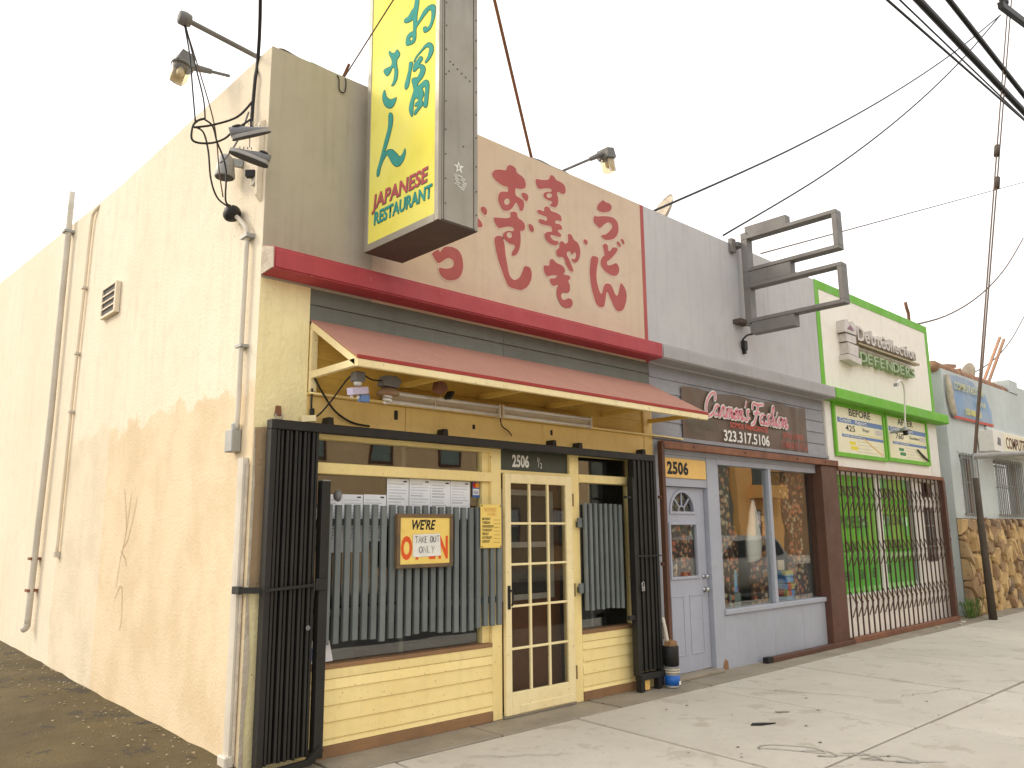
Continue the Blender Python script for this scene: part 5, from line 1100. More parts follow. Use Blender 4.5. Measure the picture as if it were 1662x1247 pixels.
ADV = {'C': .72, 'a': .56, 'r': .42, 'm': .62, 'e': .38, 'n': .46, "'": .12, 's': .40, 'F': .80, 'h': .46, 'i': .27, 'o': .46, ' ': .32}
def script(s, x, z, h, kx, sl=.28):
    st = []
    for ch in s:
        for l in SC.get(ch, []): st.append([(x + (p[0] + p[1] * sl) * h * kx, z + p[1] * h) for p in l])
        x += ADV[ch] * h * kx
    return st
st = script("Carmen's", 5.56, 2.915, .27, 1.02)
st2 = script('Fashion', 6.60, 2.905, .26, 1.05)
for s_ in (st, st2):
    obj('script_outline', ribbon(s_, .060, lambda a, b, d=0: (a, yb - d, b)), 'sticker', t)
    obj('script_lettering', ribbon(s_, .027, lambda a, b, d=0: (a, yb - .006 - d, b)), 'script_pink', t)
# empty sign frame
ef = thing('empty_sign_frame', 'empty grey steel sign frame of two open rectangles above the grey shop', 'sign frame', (6.62, -.6, 4.1))
def frm(ya, yb_, z0, z1, x0=6.545, x1=6.69, w=.06):
    bm = BM(); bx(x0, x1, yb_, ya, z0, z0 + w * .8, bm, bev=.004); bx(x0, x1, yb_, ya, z1 - w * .8, z1, bm, bev=.004)
    bx(x0 + .001, x1 - .001, yb_, yb_ + w, z0 + w * .8, z1 - w * .8, bm, bev=.003); return bm
obj('upper_frame', frm(-.11, -1.385, 4.845, 5.335), 'frame_grey', ef); obj('lower_frame', frm(-.11, -1.40, 4.17, 4.672), 'frame_grey', ef)
obj('post', bx(6.55, 6.685, -.19, -.1, 4.14, 5.38, bev=.004), 'frame_grey', ef)
obj('top_box', bx(6.56, 6.675, -.74, -.16, 5.337, 5.46, bev=.004), 'frame_grey', ef); obj('middle_box', bx(6.555, 6.68, -.76, -.19, 4.674, 4.843, bev=.004), 'frame_grey', ef); obj('bottom_box', bx(6.55, 6.69, -.76, -.16, 4.02, 4.168, bev=.004), 'frame_grey', ef)
obj('wall_arm', bx(6.48, 6.60, -.1, -.007, 5.2, 5.26), 'frame_grey', ef); obj('wall_arm', bx(6.40, 6.65, -.12, -.007, 4.16, 4.215), 'sign_under', ef); obj('wall_bracket', bx(6.40, 6.5, -.06, -.007, 5.12, 5.30), 'frame_grey', ef)
t = thing('junction_box', 'black weatherproof box with a curled cable below the empty sign frame', 'junction box', (6.62, -.02, 3.78))
obj('box', bx(6.56, 6.64, -.06, -.007, 3.84, 3.96, bev=.006), 'ink', t); obj('plug', bx(6.58, 6.62, -.05, -.01, 3.79, 3.84), 'ink', t)
obj('cable', tube([(6.58, -.17, 4.02), (6.52, -.12, 4.0), (6.50, -.06, 3.93), (6.55, -.04, 3.88)], .012, 8), 'cable', t)
t = thing('satellite_dish', 'white satellite dish on the roof behind the grey parapet', 'dish', (6.3, 1.0, 5.0))
bm = lathe([(.02, -.05), (.15, -.035), (.26, .0), (.33, .055), (.335, .06), (.25, .012), (.14, -.022), (.02, -.035)], (0, 0, 0), 'z', 26); bm.transform(Matrix.Translation((6.40, 1.0, 5.93)) @ Matrix.Rotation(R(-25), 4, 'Z') @ Matrix.Rotation(R(-64), 4, 'Y') @ Matrix.Scale(.92, 4))
obj('reflector', bm, 'plaster', t, True); obj('mast', tube([(6.35, 1.0, 4.85), (6.35, 1.0, 5.85)], .03, 10, curve=False), 'grey_steel', t); obj('feed_arm', tube([(6.38, 1.0, 5.6), (6.55, 1.3, 5.75)], .012, 8, curve=False), 'grey_steel', t)
for xx, h, lb in ((6.95, 5.62, 'short vent pipe on the roof right of the satellite dish'), (9.35, 5.62, 'vent pipe seen through the empty sign frame')):
    tag(obj('roof_pipe', tube([(xx, 1.0, 4.85), (xx, 1.0, h), (xx + .03, 1.0, h + .18)], .03, 8), 'cable_tan', None, True), lb, 'pipe')
# cans by the folded gate
t = thing('paint_can', 'blue labelled tin by the foot of the right folded gate', 'can', (4.50, -.2, .0))
obj('tin', lathe([(.075, .006), (.078, .012), (.076, .02), (.076, .20), (.079, .205), (.07, .21)], (4.515, -.2, 0), 'z', 20), 'grey_steel', t, True)
obj('label_band', lathe([(.0775, .03), (.0775, .125)], (4.515, -.2, 0), 'z', 20), 'blue_deep', t, True); obj('label_mark', bx(4.52, 4.55, -.281, -.277, .035, .07), 'sticker', t)
for z in (.15, .175): obj('rib', lathe([(.077, z), (.0795, z + .006), (.077, z + .012)], (4.515, -.2, 0), 'z', 20), 'fixture', t, True)
t = thing('black_canister', 'black pot strapped to the grey jamb above the blue tin', 'canister', (4.51, -.2, .21))
obj('pot', lathe([(.06, .212), (.078, .22), (.08, .40), (.074, .41), (.07, .37)], (4.51, -.2, 0), 'z', 20), 'ink', t, True); obj('contents', prism([(4.45, .40), (4.57, .40), (4.56, .45), (4.50, .47), (4.46, .45)], 'y', -.24, -.16), 'kick', t)
obj('pipe_bend', tube([(4.49, -.18, .44), (4.49, -.15, .60), (4.50, -.12, .66), (4.545, -.1, .65), (4.55, -.1, .55), (4.55, -.1, .46)], .018, 8), 'grey_pipe', t)
# ================================================================== green and white office
of = thing('office_building', 'white and lime green office front with scissor gate and BEFORE posters', 'building', (10.95, 0, 0))
obj('parapet', bx(8.735, 13.15, -.004, .2, 3.40, 5.252), 'white_st', of); obj('roof', bx(8.745, 13.14, .21, 12, 4.7, 4.85), 'rooftop', of); obj('side_wall', bx(12.95, 13.14, .2, 12, -.2, 5.2), 'white_st', of)
bm = BM(); bx(8.737, 13.16, -.012, .205, 5.13, 5.262, bm); bx(8.737, 8.86, -.011, -.001, 3.58, 5.13, bm); bx(13.04, 13.16, -.011, .203, 3.58, 5.13, bm)
obj('green_border', bm, 'green', of)
cornice(8.752, 13.26, 'green', of)
obj('fascia_wall', bx(8.75, 13.14, -.002, .2, 2.40, 3.417), 'white_st', of)
for x0, x1 in ((8.755, 8.92), (12.72, 13.1)): obj('fascia_strip', bx(x0, x1, -.012, -.003, 2.47, 3.41), 'white', of)
def credit(x0, x1, z0, z1, head, score, word, label, curl=False):
    t = thing('poster', label, 'poster', ((x0 + x1) / 2, -.03, z0), 'posters above the scissor gate')
    obj('sheet', bx(x0, x1, -.022, -.014, z0, z1), 'poster', t); bm = BM(); w = .06
    bx(x0 - w, x0, -.045, -.0125, z0 - w, z1 + w, bm); bx(x1, x1 + w, -.045, -.0125, z0 - w, z1 + w, bm); bx(x0, x1, -.044, -.0125, z0 - w, z0, bm); bx(x0, x1, -.044, -.0125, z1, z1 + w, bm)
    obj('frame', bm, 'green', t); W_ = x1 - x0; y = -.0235
    def T(s, size, fx, fz, m, sx=1.5, bo=.012): obj('lettering', text_mesh(s, size, (x0 + W_ * fx, y - .002, z0 + (z1 - z0) * fz), *FRONT, sx=sx, bold=bo), m, t)
    def B(fx0, fx1, fz0, fz1, m): obj('printed_block', bx(x0 + W_ * fx0, x0 + W_ * fx1, y, -.0221, z0 + (z1 - z0) * fz0, z0 + (z1 - z0) * fz1), m, t)
    T(head, .15, .28, .84, 'ink'); B(.05, .99, .655, .765, 'blue_print'); T('Credit', .085, .09, .68, 'sticker', 1.7, .015); T('Report', .085, .40, .68, 'sticker', 1.7, .015)
    T(score, .13, .20, .49, 'ink', 1.7, .005); T(word, .075, .55, .53, 'ink', 1.6, .002); B(.82, .98, .50, .62, 'channel'); B(.45, .98, .44, .458, 'pale_yellow_print')
    B(.12, .99, .35, .415, 'blue_print'); T('Credit', .045, .15, .367, 'sticker', 1.6); T('Improvement', .045, .29, .367, 'sticker', 1.6)
    for k in range(4): B(.42, .42 + random.uniform(.2, .45), .06 + .075 * k, .068 + .075 * k, 'print_grey')
    B(.26, .38, .20, .27, 'yellow_print' if score == '425' else 'green_print'); B(.28, .42, .09, .17, 'yellow_print' if score == '425' else 'green_print')
    if score == '425': obj('printed_arrow', bar((x0 + W_ * .55, y - .001, z0 + .26), (x0 + W_ * .96, y - .001, z0 + .03), .002, .02), 'lit_panel', t)
    if curl: obj('torn_corner', prism([(x1 - .5, z0 + .20), (x1 - .02, z0 + .02), (x1 - .25, z0 + .08)], 'y', -.06, -.024), 'dark_green', t)
credit(9.03, 10.72, 2.68, 3.37, 'BEFORE', '425', 'Poor', 'cream BEFORE poster with score 425 in a green frame'); credit(10.88, 12.55, 2.70, 3.385, 'AFTER', '760', 'Excellent', 'cream AFTER poster with score 760 and a torn corner', True)
# channel letters
cl = thing('letter_sign', 'grey metal letters Debt Collection over green DEFENDERS on the white parapet', 'sign', (10.8, -.08, 4.08))
def chl(s, x, z, size, kx, m, dep, shear=0.0):
    for ch in s:
        if ch != ' ':
            obj('letter', text_mesh(ch, size, (x, -.005 - dep / 2, z), *FRONT, sx=kx, bold=.012, ext=dep / 2, shear=shear), m, cl)
        x += size * kx * ({'l': .30, 'i': .30, 't': .42, 'b': .62, ' ': .22, 'D': .74, 'C': .70, 'N': .74, 'S': .62, 'F': .58, 'E': .62, 'R': .66}.get(ch, .6))
chl('Debt', 9.83, 4.475, .33, 1.15, 'channel', .12); chl('Collection', 10.70, 4.475, .30, 1.02, 'channel', .12)
chl('DEFENDERS', 9.86, 4.14, .225, 1.70, 'channel_green', .12)
obj('underline', bar((9.80, -.10, 4.41), (12.25, -.10, 4.40), .10, .03), 'brass', cl)
bm = BM(); prism([(9.37, 4.53), (9.40, 4.72), (9.50, 4.74), (9.58, 4.62), (9.66, 4.74), (9.76, 4.70), (9.77, 4.53)], 'y', -.14, -.005, bm); obj('emblem', bm, 'channel', cl)
obj('emblem', prism([(9.46, 4.585), (9.57, 4.66), (9.68, 4.585)], 'y', -.148, -.1405), flat('plum_emblem', (.30, .16, .22)), cl)
obj('emblem', prism([(9.42, 4.39), (9.76, 4.39), (9.76, 4.51), (9.42, 4.51)], 'y', -.13, -.005), 'channel', cl); obj('emblem', prism([(9.44, 4.20), (9.78, 4.18), (9.80, 4.36), (9.44, 4.37)], 'y', -.14, -.005), 'channel', cl); obj('emblem', prism([(9.38, 4.10), (9.82, 4.06), (9.82, 4.16), (9.40, 4.18)], 'y', -.16, -.005), 'channel', cl)
t = thing('gooseneck_lamp', 'thin white gooseneck lamp arm in front of the green cornice', 'lamp', (11.0, -.3, 3.1))
obj('arm', tube([(11.02, -.26, 3.16), (10.97, -.3, 3.42), (10.92, -.34, 3.68), (10.80, -.38, 3.84), (10.60, -.42, 3.875), (10.40, -.46, 3.83), (10.22, -.5, 3.76)], .014, 8), 'white', t, True)
obj('base', lathe([(.10, 3.12), (.07, 3.15), (.03, 3.18)], (11.02, -.26, 0), 'z', 16), 'grey_steel', t, True); obj('bracket', bx(11.0, 11.04, -.24, -.03, 3.10, 3.13), 'grey_steel', t); obj('stub', bx(10.99, 11.05, -.29, -.23, 3.05, 3.12), 'ink', t)
obj('head', bar((10.24, -.495, 3.765), (10.08, -.53, 3.725), .05, .045), 'grey_steel', t)
# shop front under the posters
obj('header', bx(8.80, 12.95, .02, .12, 2.36, 2.399), 'white', of); obj('base_wall', bx(8.80, 11.96, .0, .12, .0, .60), 'white_st', of); obj('sill', bx(8.80, 11.97, -.03, .12, .601, .635, bev=.004), 'white', of)
for x0, x1 in ((8.80, 9.06), (10.38, 10.54), (11.86, 12.06)): obj('window_post', bx(x0, x1, .03, .12, .636, 2.359), 'white', of)
for x0, x1 in ((9.06, 10.38), (10.54, 11.70)):
    obj('film_panel', bx(x0, x1, .075, .08, .636, 2.359), 'green_film', of)
obj('side_light', bx(11.70, 11.86, .08, .085, .636, 2.359), 'room_teal', of)
for x0, x1 in ((9.06, 10.38), (10.54, 11.86)): obj('window_pane', bx(x0, x1, .06, .064, .636, 2.359), 'glass_clear', of)
for s, xx, z, size, kx in (('PROBLEMS', 9.10, 1.58, .26, .78), ('PERSONAL', 10.57, 1.62, .26, .72), ('CREDIT', 9.12, 2.05, .22, .9), ('DEBT', 10.60, 2.05, .22, 1.0), ('LOANS', 9.14, 1.24, .2, .8), ('DEUDAS', 10.62, 1.26, .2, .8), ('888', 9.14, .82, .2, .78), ('508', 9.60, .83, .2, .78), ('88', 10.08, .84, .2, .78), ('88', 10.62, .88, .2, .85), ('810', 11.1, .90, .2, .85)):
    obj('window_lettering', text_mesh(s, size, (xx, .0595, z), *FRONT, sx=kx, bold=-.004, off=.001), 'dark_green', of)
# white door with barred lights
bm = BM(); bx(12.07, 12.30, .05, .10, .03, 2.34, bm); bx(12.78, 12.98, .05, .10, .03, 2.34, bm); bx(12.301, 12.779, .05, .10, .03, 1.0, bm); bx(12.301, 12.779, .05, .10, 1.92, 2.10, bm)
dr = obj('door', bm, 'white', of); obj('door_pane', bx(12.302, 12.778, .07, .075, 1.0, 1.92), 'glass_dark', dr); obj('transom_pane', bx(12.302, 12.778, .07, .075, 2.10, 2.34), 'glass_dark', dr)
for k in range(3): obj('door_bar', bx(12.38 + .13 * k, 12.40 + .13 * k, .055, .068, 1.001, 1.919), 'grey_steel', dr)
for z in (1.25, 1.6): obj('door_bar', bx(12.302, 12.778, .0535, .0545, z, z + .02), 'grey_steel', dr)
obj('jamb', bx(12.98, 13.14, .0, .12, .0, 2.399), 'white_st', of)
obj('room_back', bx(8.75, 12.95, 1.2, 1.3, 0, 2.8), 'dark_room', of); obj('room_ceiling', bx(8.75, 12.95, .21, 1.3, 2.7, 2.8), 'dark_room', of); obj('room_floor', bx(8.75, 12.95, .121, 1.2, -.05, .02), 'room_floor', of)
# brown scissor gate
sc = thing('scissor_gate', 'brown expanding scissor gate drawn across the green office window', 'gate', (10.9, -.08, 0))
obj('top_track', bx(8.805, 12.93, -.12, -.04, 2.395, 2.455, bev=.004), 'rust', sc); obj('bottom_track', bx(8.85, 12.98, -.14, -.05, .004, .075, bev=.004), 'rust', sc)
n = 22; gx = [8.92 + (12.74 - 8.92) * k / (n - 1) for k in range(n)]
for k, xx in enumerate(gx):
    w = .0075 if k < n - 1 else .012
    obj('gate_bar', bx(xx - w, xx + w, -.095, -.075, .078, 2.393), 'gate_brown', sc)
for zc in (.52, 1.22, 2.0):
    for a, b in zip(gx, gx[1:]):
        obj('lattice_link', bar((a, -.098, zc + .17), (b, -.098, zc - .03), .007, .020), 'gate_brown', sc); obj('lattice_link', bar((a, -.106, zc - .17), (b, -.106, zc + .03), .007, .020), 'gate_brown', sc)
obj('end_post', bx(12.84, 12.94, -.13, -.05, .05, 2.394, bev=.004), 'brown', sc)
for z in (.85, 1.35, 1.5): obj('post_hinge', bx(12.94, 12.99, -.12, -.08, z, z + .05), 'brown', sc)
t = thing('vent_stub', 'bent pipe stub standing on the green edged parapet', 'pipe', (12.6, .1, 5.25)); obj('pipe', tube([(12.65, .1, 5.2), (12.66, .1, 5.45), (12.60, .1, 5.56), (12.57, .1, 5.66)], .03, 8), 'rust', t, True)

# ================================================================== pale blue computer shop
cs = thing('computer_shop_building', 'pale blue stucco computer shop with rubble stone base and barred windows', 'building', (16.5, 0, 0))
X0, X1 = 13.72, 21.5
w1, w2, w3 = (14.20, 15.05), (16.20, 18.0), (19.0, 20.6); zt, zb = 2.96, 1.80
bm = BM(); bx(X0, X1, 0, .25, zt, 4.56, bm); xs = [X0, w1[0], w1[1], w2[0], w2[1], w3[0], w3[1], X1]
for a, b in ((0, 1), (2, 3), (4, 5), (6, 7)): bx(xs[a], xs[b], 0.0, .25, zb, zt, bm)
bx(X0, X1, .0, .25, -.2, zb, bm)
obj('front_wall', bm, 'blue_st', cs); obj('side_wall', bx(X0, X0 + .2, .25, 12, -.2, 4.56), mat('olive_side_stucco', (.34, .30, .20), .9, (.28, .24, .16), 1, .9, .2, bump=.3), cs)
obj('roof', bx(X0 + .2, X1, .25, 12, 4.2, 4.3), 'rooftop', cs); obj('pier', bx(17.9, 18.5, -.02, .3, 4.57, 4.85), 'blue_st', cs); obj('pier', bx(18.5, X1, .0, .25, 4.56, 4.75), 'blue_st', cs)
obj('string_course', bx(15.9, X1, -.05, -.001, 3.55, 3.63, bev=.01), 'blue_st', cs)
for k in range(22):
    x0 = X0 - .06 + k * .2
    if x0 > 17.85: break
    bm = tube([(x0, .12, 4.60), (x0 + .22, .12, 4.585)], .11, 10, curve=False); bm.transform(Matrix.Translation((0, 0, random.uniform(-.012, .012)))); obj('coping_tile', bm, 'tile', cs, True)
for a, b in (w1, w2, w3):
    fr = BM(); bx(a, a + .05, .10, .16, zb, zt, fr); bx(b - .05, b, .10, .16, zb, zt, fr); bx(a + .05, b - .05, .10, .16, zb, zb + .05, fr); bx(a + .05, b - .05, .10, .16, zt - .05, zt, fr)
    f = obj('window_frame', fr, 'kick', cs); obj('window_pane', bx(a + .05, b - .05, .13, .136, zb + .05, zt - .05), 'glass', f)
    obj('blind', bx(a + .05, b - .05, .20, .21, zb + .05, zt - .05), mat('dusty_blind', (.20, .19, .18), .8, (.13, .12, .12), 2, .9, .3), f)
    nb = int((b - a) / .125)
    for k in range(nb + 1): obj('window_bar', bx(a + (b - a) * k / nb - .009, a + (b - a) * k / nb + .009, -.055, -.037, zb - .03, zt + .02), 'grey_steel', f)
    for z in (zb + .02, zb + .62, zt - .08): obj('window_bar', bx(a - .03, b + .03, -.036, -.018, z, z + .022), 'grey_steel', f)
obj('lintel_board', bx(w1[0] - .06, w1[1] + .06, -.012, -.001, zt + .022, zt + .07), 'blue_st', cs)  # thin raised board above the first window
# rubble stones: irregular tall cells, each stone its own piece
def clip(poly, p, nrm):
    out = []
    for i in range(len(poly)):
        a, b = poly[i], poly[(i + 1) % len(poly)]; da, db = (a - p).dot(nrm), (b - p).dot(nrm)
        if da <= 0: out.append(a)
        if (da < 0 < db) or (db < 0 < da): out.append(a + (b - a) * (da / (da - db)))
    return out
rs = random.Random(3); sx_, sz_ = .20, .29; seeds = []
for i in range(int((20.2 - X0) / sx_) + 1):
    for j in range(7):
        seeds.append(Vector((X0 + (i + .5 + rs.uniform(-.45, .45)) * sx_, (j + .5 + rs.uniform(-.42, .42) + (.5 if i % 2 else 0)) * .262 - .08)))
base = obj('stone_bed', bx(X0 - .02, 20.2, -.03, -.001, -.1, 1.745), mat('dark_mortar', (.09, .07, .05), .95), cs)
for s in seeds:
    cell = [Vector((X0 - .05, -.03)), Vector((20.2, -.03)), Vector((20.2, 1.75)), Vector((X0 - .05, 1.75))]
    sl = Vector((1.0, .72))
    for q in seeds:
        if q is s: continue
        d = q - s
        if abs(d.x) > .9 or abs(d.y) > 1.1: continue
        dn = Vector((d.x * 1.7, d.y * .62)); mid = (s + q) / 2
        cell = clip(cell, mid, dn)
        if len(cell) < 3: break
    if len(cell) < 3: continue
    c = sum(cell, Vector((0, 0))) / len(cell)
    if c.y > 1.78 or c.y < -.1: continue
    bm = bmesh.new(); hgt = rs.uniform(.04, .17); tl = Vector((rs.uniform(-.3, .3), rs.uniform(-.2, .2)))
    def ring(k, y, j=0.0): return [bm.verts.new((c.x + (p.x - c.x) * k + rs.uniform(-j, j), -.03 - y - (Vector((p.x - c.x, p.y - c.y)).dot(tl) if y > .03 else 0) * .6, c.y + (p.y - c.y) * k + rs.uniform(-j, j) * 1.3)) for p in cell]
    r0, r1, r2 = ring(.86, -.02), ring(.79, hgt * .7, .012), ring(.64, hgt, .02); n_ = len(cell)
    for a, b in ((r0, r1), (r1, r2)):
        for k in range(n_): bm.faces.new((a[k], a[(k + 1) % n_], b[(k + 1) % n_], b[k]))
    bm.faces.new(r2); bmesh.ops.recalc_face_normals(bm, faces=bm.faces[:])
    obj('stone', bm, 'stone', base)
t = thing('blue_banner', 'faded blue vinyl banner with yellow lettering on the pale blue wall', 'banner', (15.1, -.04, 3.65))
bm = bmesh.new(); V = []
for j in range(7):
    w = j / 6
    V.append([bm.verts.new((13.95 + .05 * (1 - w) + (2.35 + (-.35) * max(0, w - .55) / .45 * (i / 16)) * i / 16, -.03 - .03 * abs(math.sin(i * .9 + w * 2)) * w - .02 * (i > 13) * w, 3.66 + .03 * math.sin(i * .3) + w * (.80 - .16 * max(0, i - 10) / 6 * 1.0))) for i in range(17)])
for a, b in zip(V, V[1:]):
    for i in range(16): bm.faces.new((a[i], a[i + 1], b[i + 1], b[i]))
obj('vinyl', bm, 'blue_banner', t, True); obj('red_hem', bar((14.0, -.05, 3.655), (16.33, -.05, 3.665), .01, .05), 'banner_red', t)
obj('lettering', text_mesh('COMPUTADORA', .21, (14.1, -.085, 4.20), *FRONT, sx=1.05, bold=.012), 'pale_yellow_print', t)
obj('lettering', text_mesh('REPAIR', .15, (15.3, -.085, 3.98), *FRONT, sx=1.2, bold=.01), 'pale_yellow_print', t); obj('lettering', text_mesh('323-088-7201', .17, (14.6, -.085, 3.75), *FRONT, sx=1.0, bold=.02), 'yellow_print', t)
obj('hanging_cloth', tube([(13.86, -.05, 4.45), (13.84, -.08, 4.2), (13.88, -.07, 3.95), (13.95, -.08, 3.72), (14.02, -.06, 3.70)], .05, 8, radii=lambda u: .03 + .035 * math.sin(u * 3.1)), 'plaster', t, True)
t = thing('computer_sign', 'white lightbox sign reading COMPUTER on the pale blue shop', 'sign', (17.2, -.15, 3.05))
obj('cabinet', bx(15.35, 19.8, -.30, -.02, 3.07, 3.49, bev=.006), 'white', t); obj('face', bx(16.0, 19.7, -.308, -.3005, 3.10, 3.46), 'poster', t)
obj('lettering', text_mesh('COMPUTERS', .33, (16.08, -.31, 3.16), *FRONT, sx=.85, bold=.02, off=.001), flat('brown_sign_print', (.16, .06, .03)), t); obj('emblem', prism([(15.55, 3.2), (15.75, 3.19), (15.78, 3.33), (15.62, 3.36)], 'y', -.306, -.3005), 'frame_grey', t)
t = thing('roof_frame', 'orange lit lumber frame on the tiled roof edge of the blue shop', 'lumber', (15.4, .4, 4.6))
for a, b in (((15.25, .4, 4.55), (15.25, .4, 4.85)), ((15.9, .4, 4.55), (15.9, .4, 4.82)), ((15.15, .4, 4.86), (15.75, .4, 4.93)), ((15.75, .45, 4.80), (16.2, .45, 4.92))): obj('timber', bar(a, b, .09, .07), 'tile', t)
t = thing('roof_dish', 'small cream satellite dish on the roof of the blue shop', 'dish', (17.2, .6, 4.5))
bm = lathe([(.02, -.04), (.16, -.02), (.27, .04), (.275, .045), (.15, -.01), (.02, -.03)], (0, 0, 0), 'z', 22); bm.transform(Matrix.Translation((17.35, .6, 4.98)) @ Matrix.Rotation(R(75), 4, 'Z') @ Matrix.Rotation(R(70), 4, 'Y')); obj('reflector', bm, 'plaster', t, True); obj('mast', tube([(17.35, .6, 4.3), (17.35, .6, 4.95)], .025, 8, curve=False), 'grey_steel', t)
t = thing('roof_ladder', 'two slanting orange-brown poles rising behind the blue shop parapet', 'poles', (19, 1, 4.6))
for d in (0, .35): obj('pole', bar((18.6 + d, 1.0, 4.3), (21.5 + d, 1.0, 6.6), .06, .05), 'tile', t)
# weeds at the foot of the gap
t = thing('weeds', 'clump of green weeds at the foot of the rubble stone wall', 'weeds', (13.6, -.08, 0))
bm = bmesh.new()
for k in range(130):
    a = random.uniform(0, 6.3); r0 = random.uniform(0, .12); h = random.uniform(.04, .36); l = random.uniform(.05, .30); w = random.uniform(.004, .010)
    p = Vector((13.62 + r0 * math.cos(a) * 3, -.14 + r0 * math.sin(a) * .7, .0)); d = Vector((math.cos(a), math.sin(a) * .8, 0)); s = Vector((-d.y, d.x, 0)) * w
    m_ = p + d * l * .5 + Vector((0, 0, h)); e = p + d * l + Vector((0, 0, h * .65))
    v = [bm.verts.new(q) for q in (p - s * .4, p + s * .4, m_ + s, m_ - s, e)]; bm.faces.new(v[:4]); bm.faces.new((v[3], v[2], v[4]))
obj('leaves', bm, 'weed', t)
for k, (lx, ly) in enumerate(((12.2, -.4), (12.6, -.32), (11.5, -.3))):
    tag(obj('litter', prism([(lx, ly), (lx + .12, ly + .02), (lx + .10, ly + .09), (lx + .03, ly + .07)], 'z', .004, .02), 'sticker' if k == 1 else 'plaster'), ('crumpled pale scrap on the sidewalk left of the white one', 'white paper scrap below the end of the scissor gate', 'small tan scrap of litter by the gate track')[k], 'litter')
tag(obj('litter', prism([(3.60, -1.62), (3.66, -1.60), (3.72, -1.645), (3.80, -1.73), (3.72, -1.70), (3.68, -1.69), (3.64, -1.665)], 'z', .004, .012), 'ink'), 'flat black scrap lying on the middle of the sidewalk', 'litter')
tag(obj('litter', prism([(4.20, -1.50), (4.29, -1.56), (4.27, -1.60), (4.18, -1.54)], 'z', .004, .008), 'concrete_d'), 'flat grey cardboard scrap on the sidewalk slab', 'litter')

# ================================================================== guy, pole and overhead lines
gy = thing('guy_anchor', 'dark leaning guy guard with sidewalk strut in front of the stone wall', 'guy', (13.45, -.5, 0))
obj('guard', tube([(13.46, -.5, .0), (13.40, -.5, 1.2), (13.36, -.5, 2.44)], .075, 10, curve=False, radii=lambda u: .068 - .018 * u), 'guard', gy, True)
obj('strut', tube([(13.40, -.5, 2.83), (24.1, -.5, 3.64)], .055, 10, curve=False), 'grey_steel', gy, True)
for dx in (-.03, .05): obj('guy_rod', tube([(13.36 + dx, -.5, 2.40), (13.40 + dx, -.5, 2.85)], .014, 6, curve=False), 'grey_steel', gy)
for d, k in (((0, 0), .49), ((.28, .0), .43)):
    a, b = Vector((13.42 + d[0] * .3, -.5, 2.86)), Vector((19.85 + d[0] + 1.5, -.5, 14.7 + 2.76)); m_ = a + (b - a) * k
    obj('guy_wire', tube([a, b], .016, 6, curve=False), 'cable_tan', gy); obj('insulator', tube([m_ - (b - a).normalized() * .16, m_ + (b - a).normalized() * .16], .06, 10, curve=False), 'guard', gy, True)
pl = thing('utility_pole', 'wooden utility pole whose dark crossarm shows at the top right corner', 'pole', (24.2, -.5, 0))
obj('pole', tube([(24.2, -.5, -.2), (24.2, -.5, 18)], .17, 14, curve=False, radii=lambda u: .2 - .06 * u), 'guard', pl, True)
obj('crossarm', bar((18.75, -.62, 14.35), (24.4, -.62, 15.7), .13, .16), 'ink', pl)
for xx in (18.95, 19.3): obj('insulator', lathe([(.05, 0), (.07, .06), (.04, .16)], (xx, -.62, 14.52 + (xx - 18.9) * .22), 'z', 10), 'ink', pl)
obj('transformer', lathe([(.25, 11.0), (.28, 11.05), (.28, 11.9), (.22, 12.0)], (24.6, -.9, 0), 'z', 16), 'frame_grey', pl, True)
def line(a, b, r, sag, label, m='cable'):
    a, b = Vector(a), Vector(b); mid = (a + b) / 2 - Vector((0, 0, sag)); return cable('overhead_line', [a, a + (mid - a) * .5 - Vector((0, 0, sag * .25)), mid, b + (mid - b) * .5 - Vector((0, 0, sag * .25)), b], r, label, m, sides=6)
def ext(p, q, k): p, q = Vector(p), Vector(q); return p + (q - p) * k
for p, q, r, lb in (((13.143, -.5, 11.81), (20.219, -.5, 12.062), .075, 'thickest black overhead bundle crossing the top right corner'), ((15.1, -.5, 12.767), (20.448, -.5, 12.616), .06, 'second thick black bundle, nearest the right edge of the sky'),
                    ((11.495, -.5, 11.004), (20.11, -.5, 11.8), .025, 'thin line left of the thick bundles in the sky'), ((11.9, -.5, 11.3), (20.3, -.5, 11.85), .018, 'thinnest line beside the thick bundles')):
    line(ext(p, q, -.9), ext(p, q, 1.6), r, 0, lb)
line((4.95, .3, 5.30), (18.95, -.55, 14.2), .016, .35, 'wire from the grey shop roof up to the crossarm'); line((7.3, .6, 5.75), (18.95, -.55, 14.2), .016, .45, 'wire from behind the empty sign frame up to the crossarm')
line((10.9, 2, 6.7), (36, 2, 16.2), .014, .0, 'thin straight wire crossing behind the empty sign frame', 'cable_tan'); line((13.2, .6, 5.35), (29.5, 2, 11.7), .02, .7, 'sagging wire rising from the white parapet end', 'cable_tan'); line((17.0, 1, 4.9), (28.3, 2, 8.6), .016, .5, 'wire rising from the blue shop roof to the right', 'cable_tan')
line((6.9, 2, 5.9), (30, 14, 10.2), .012, .3, 'faint distant wire low over the roofs', 'cable_tan')

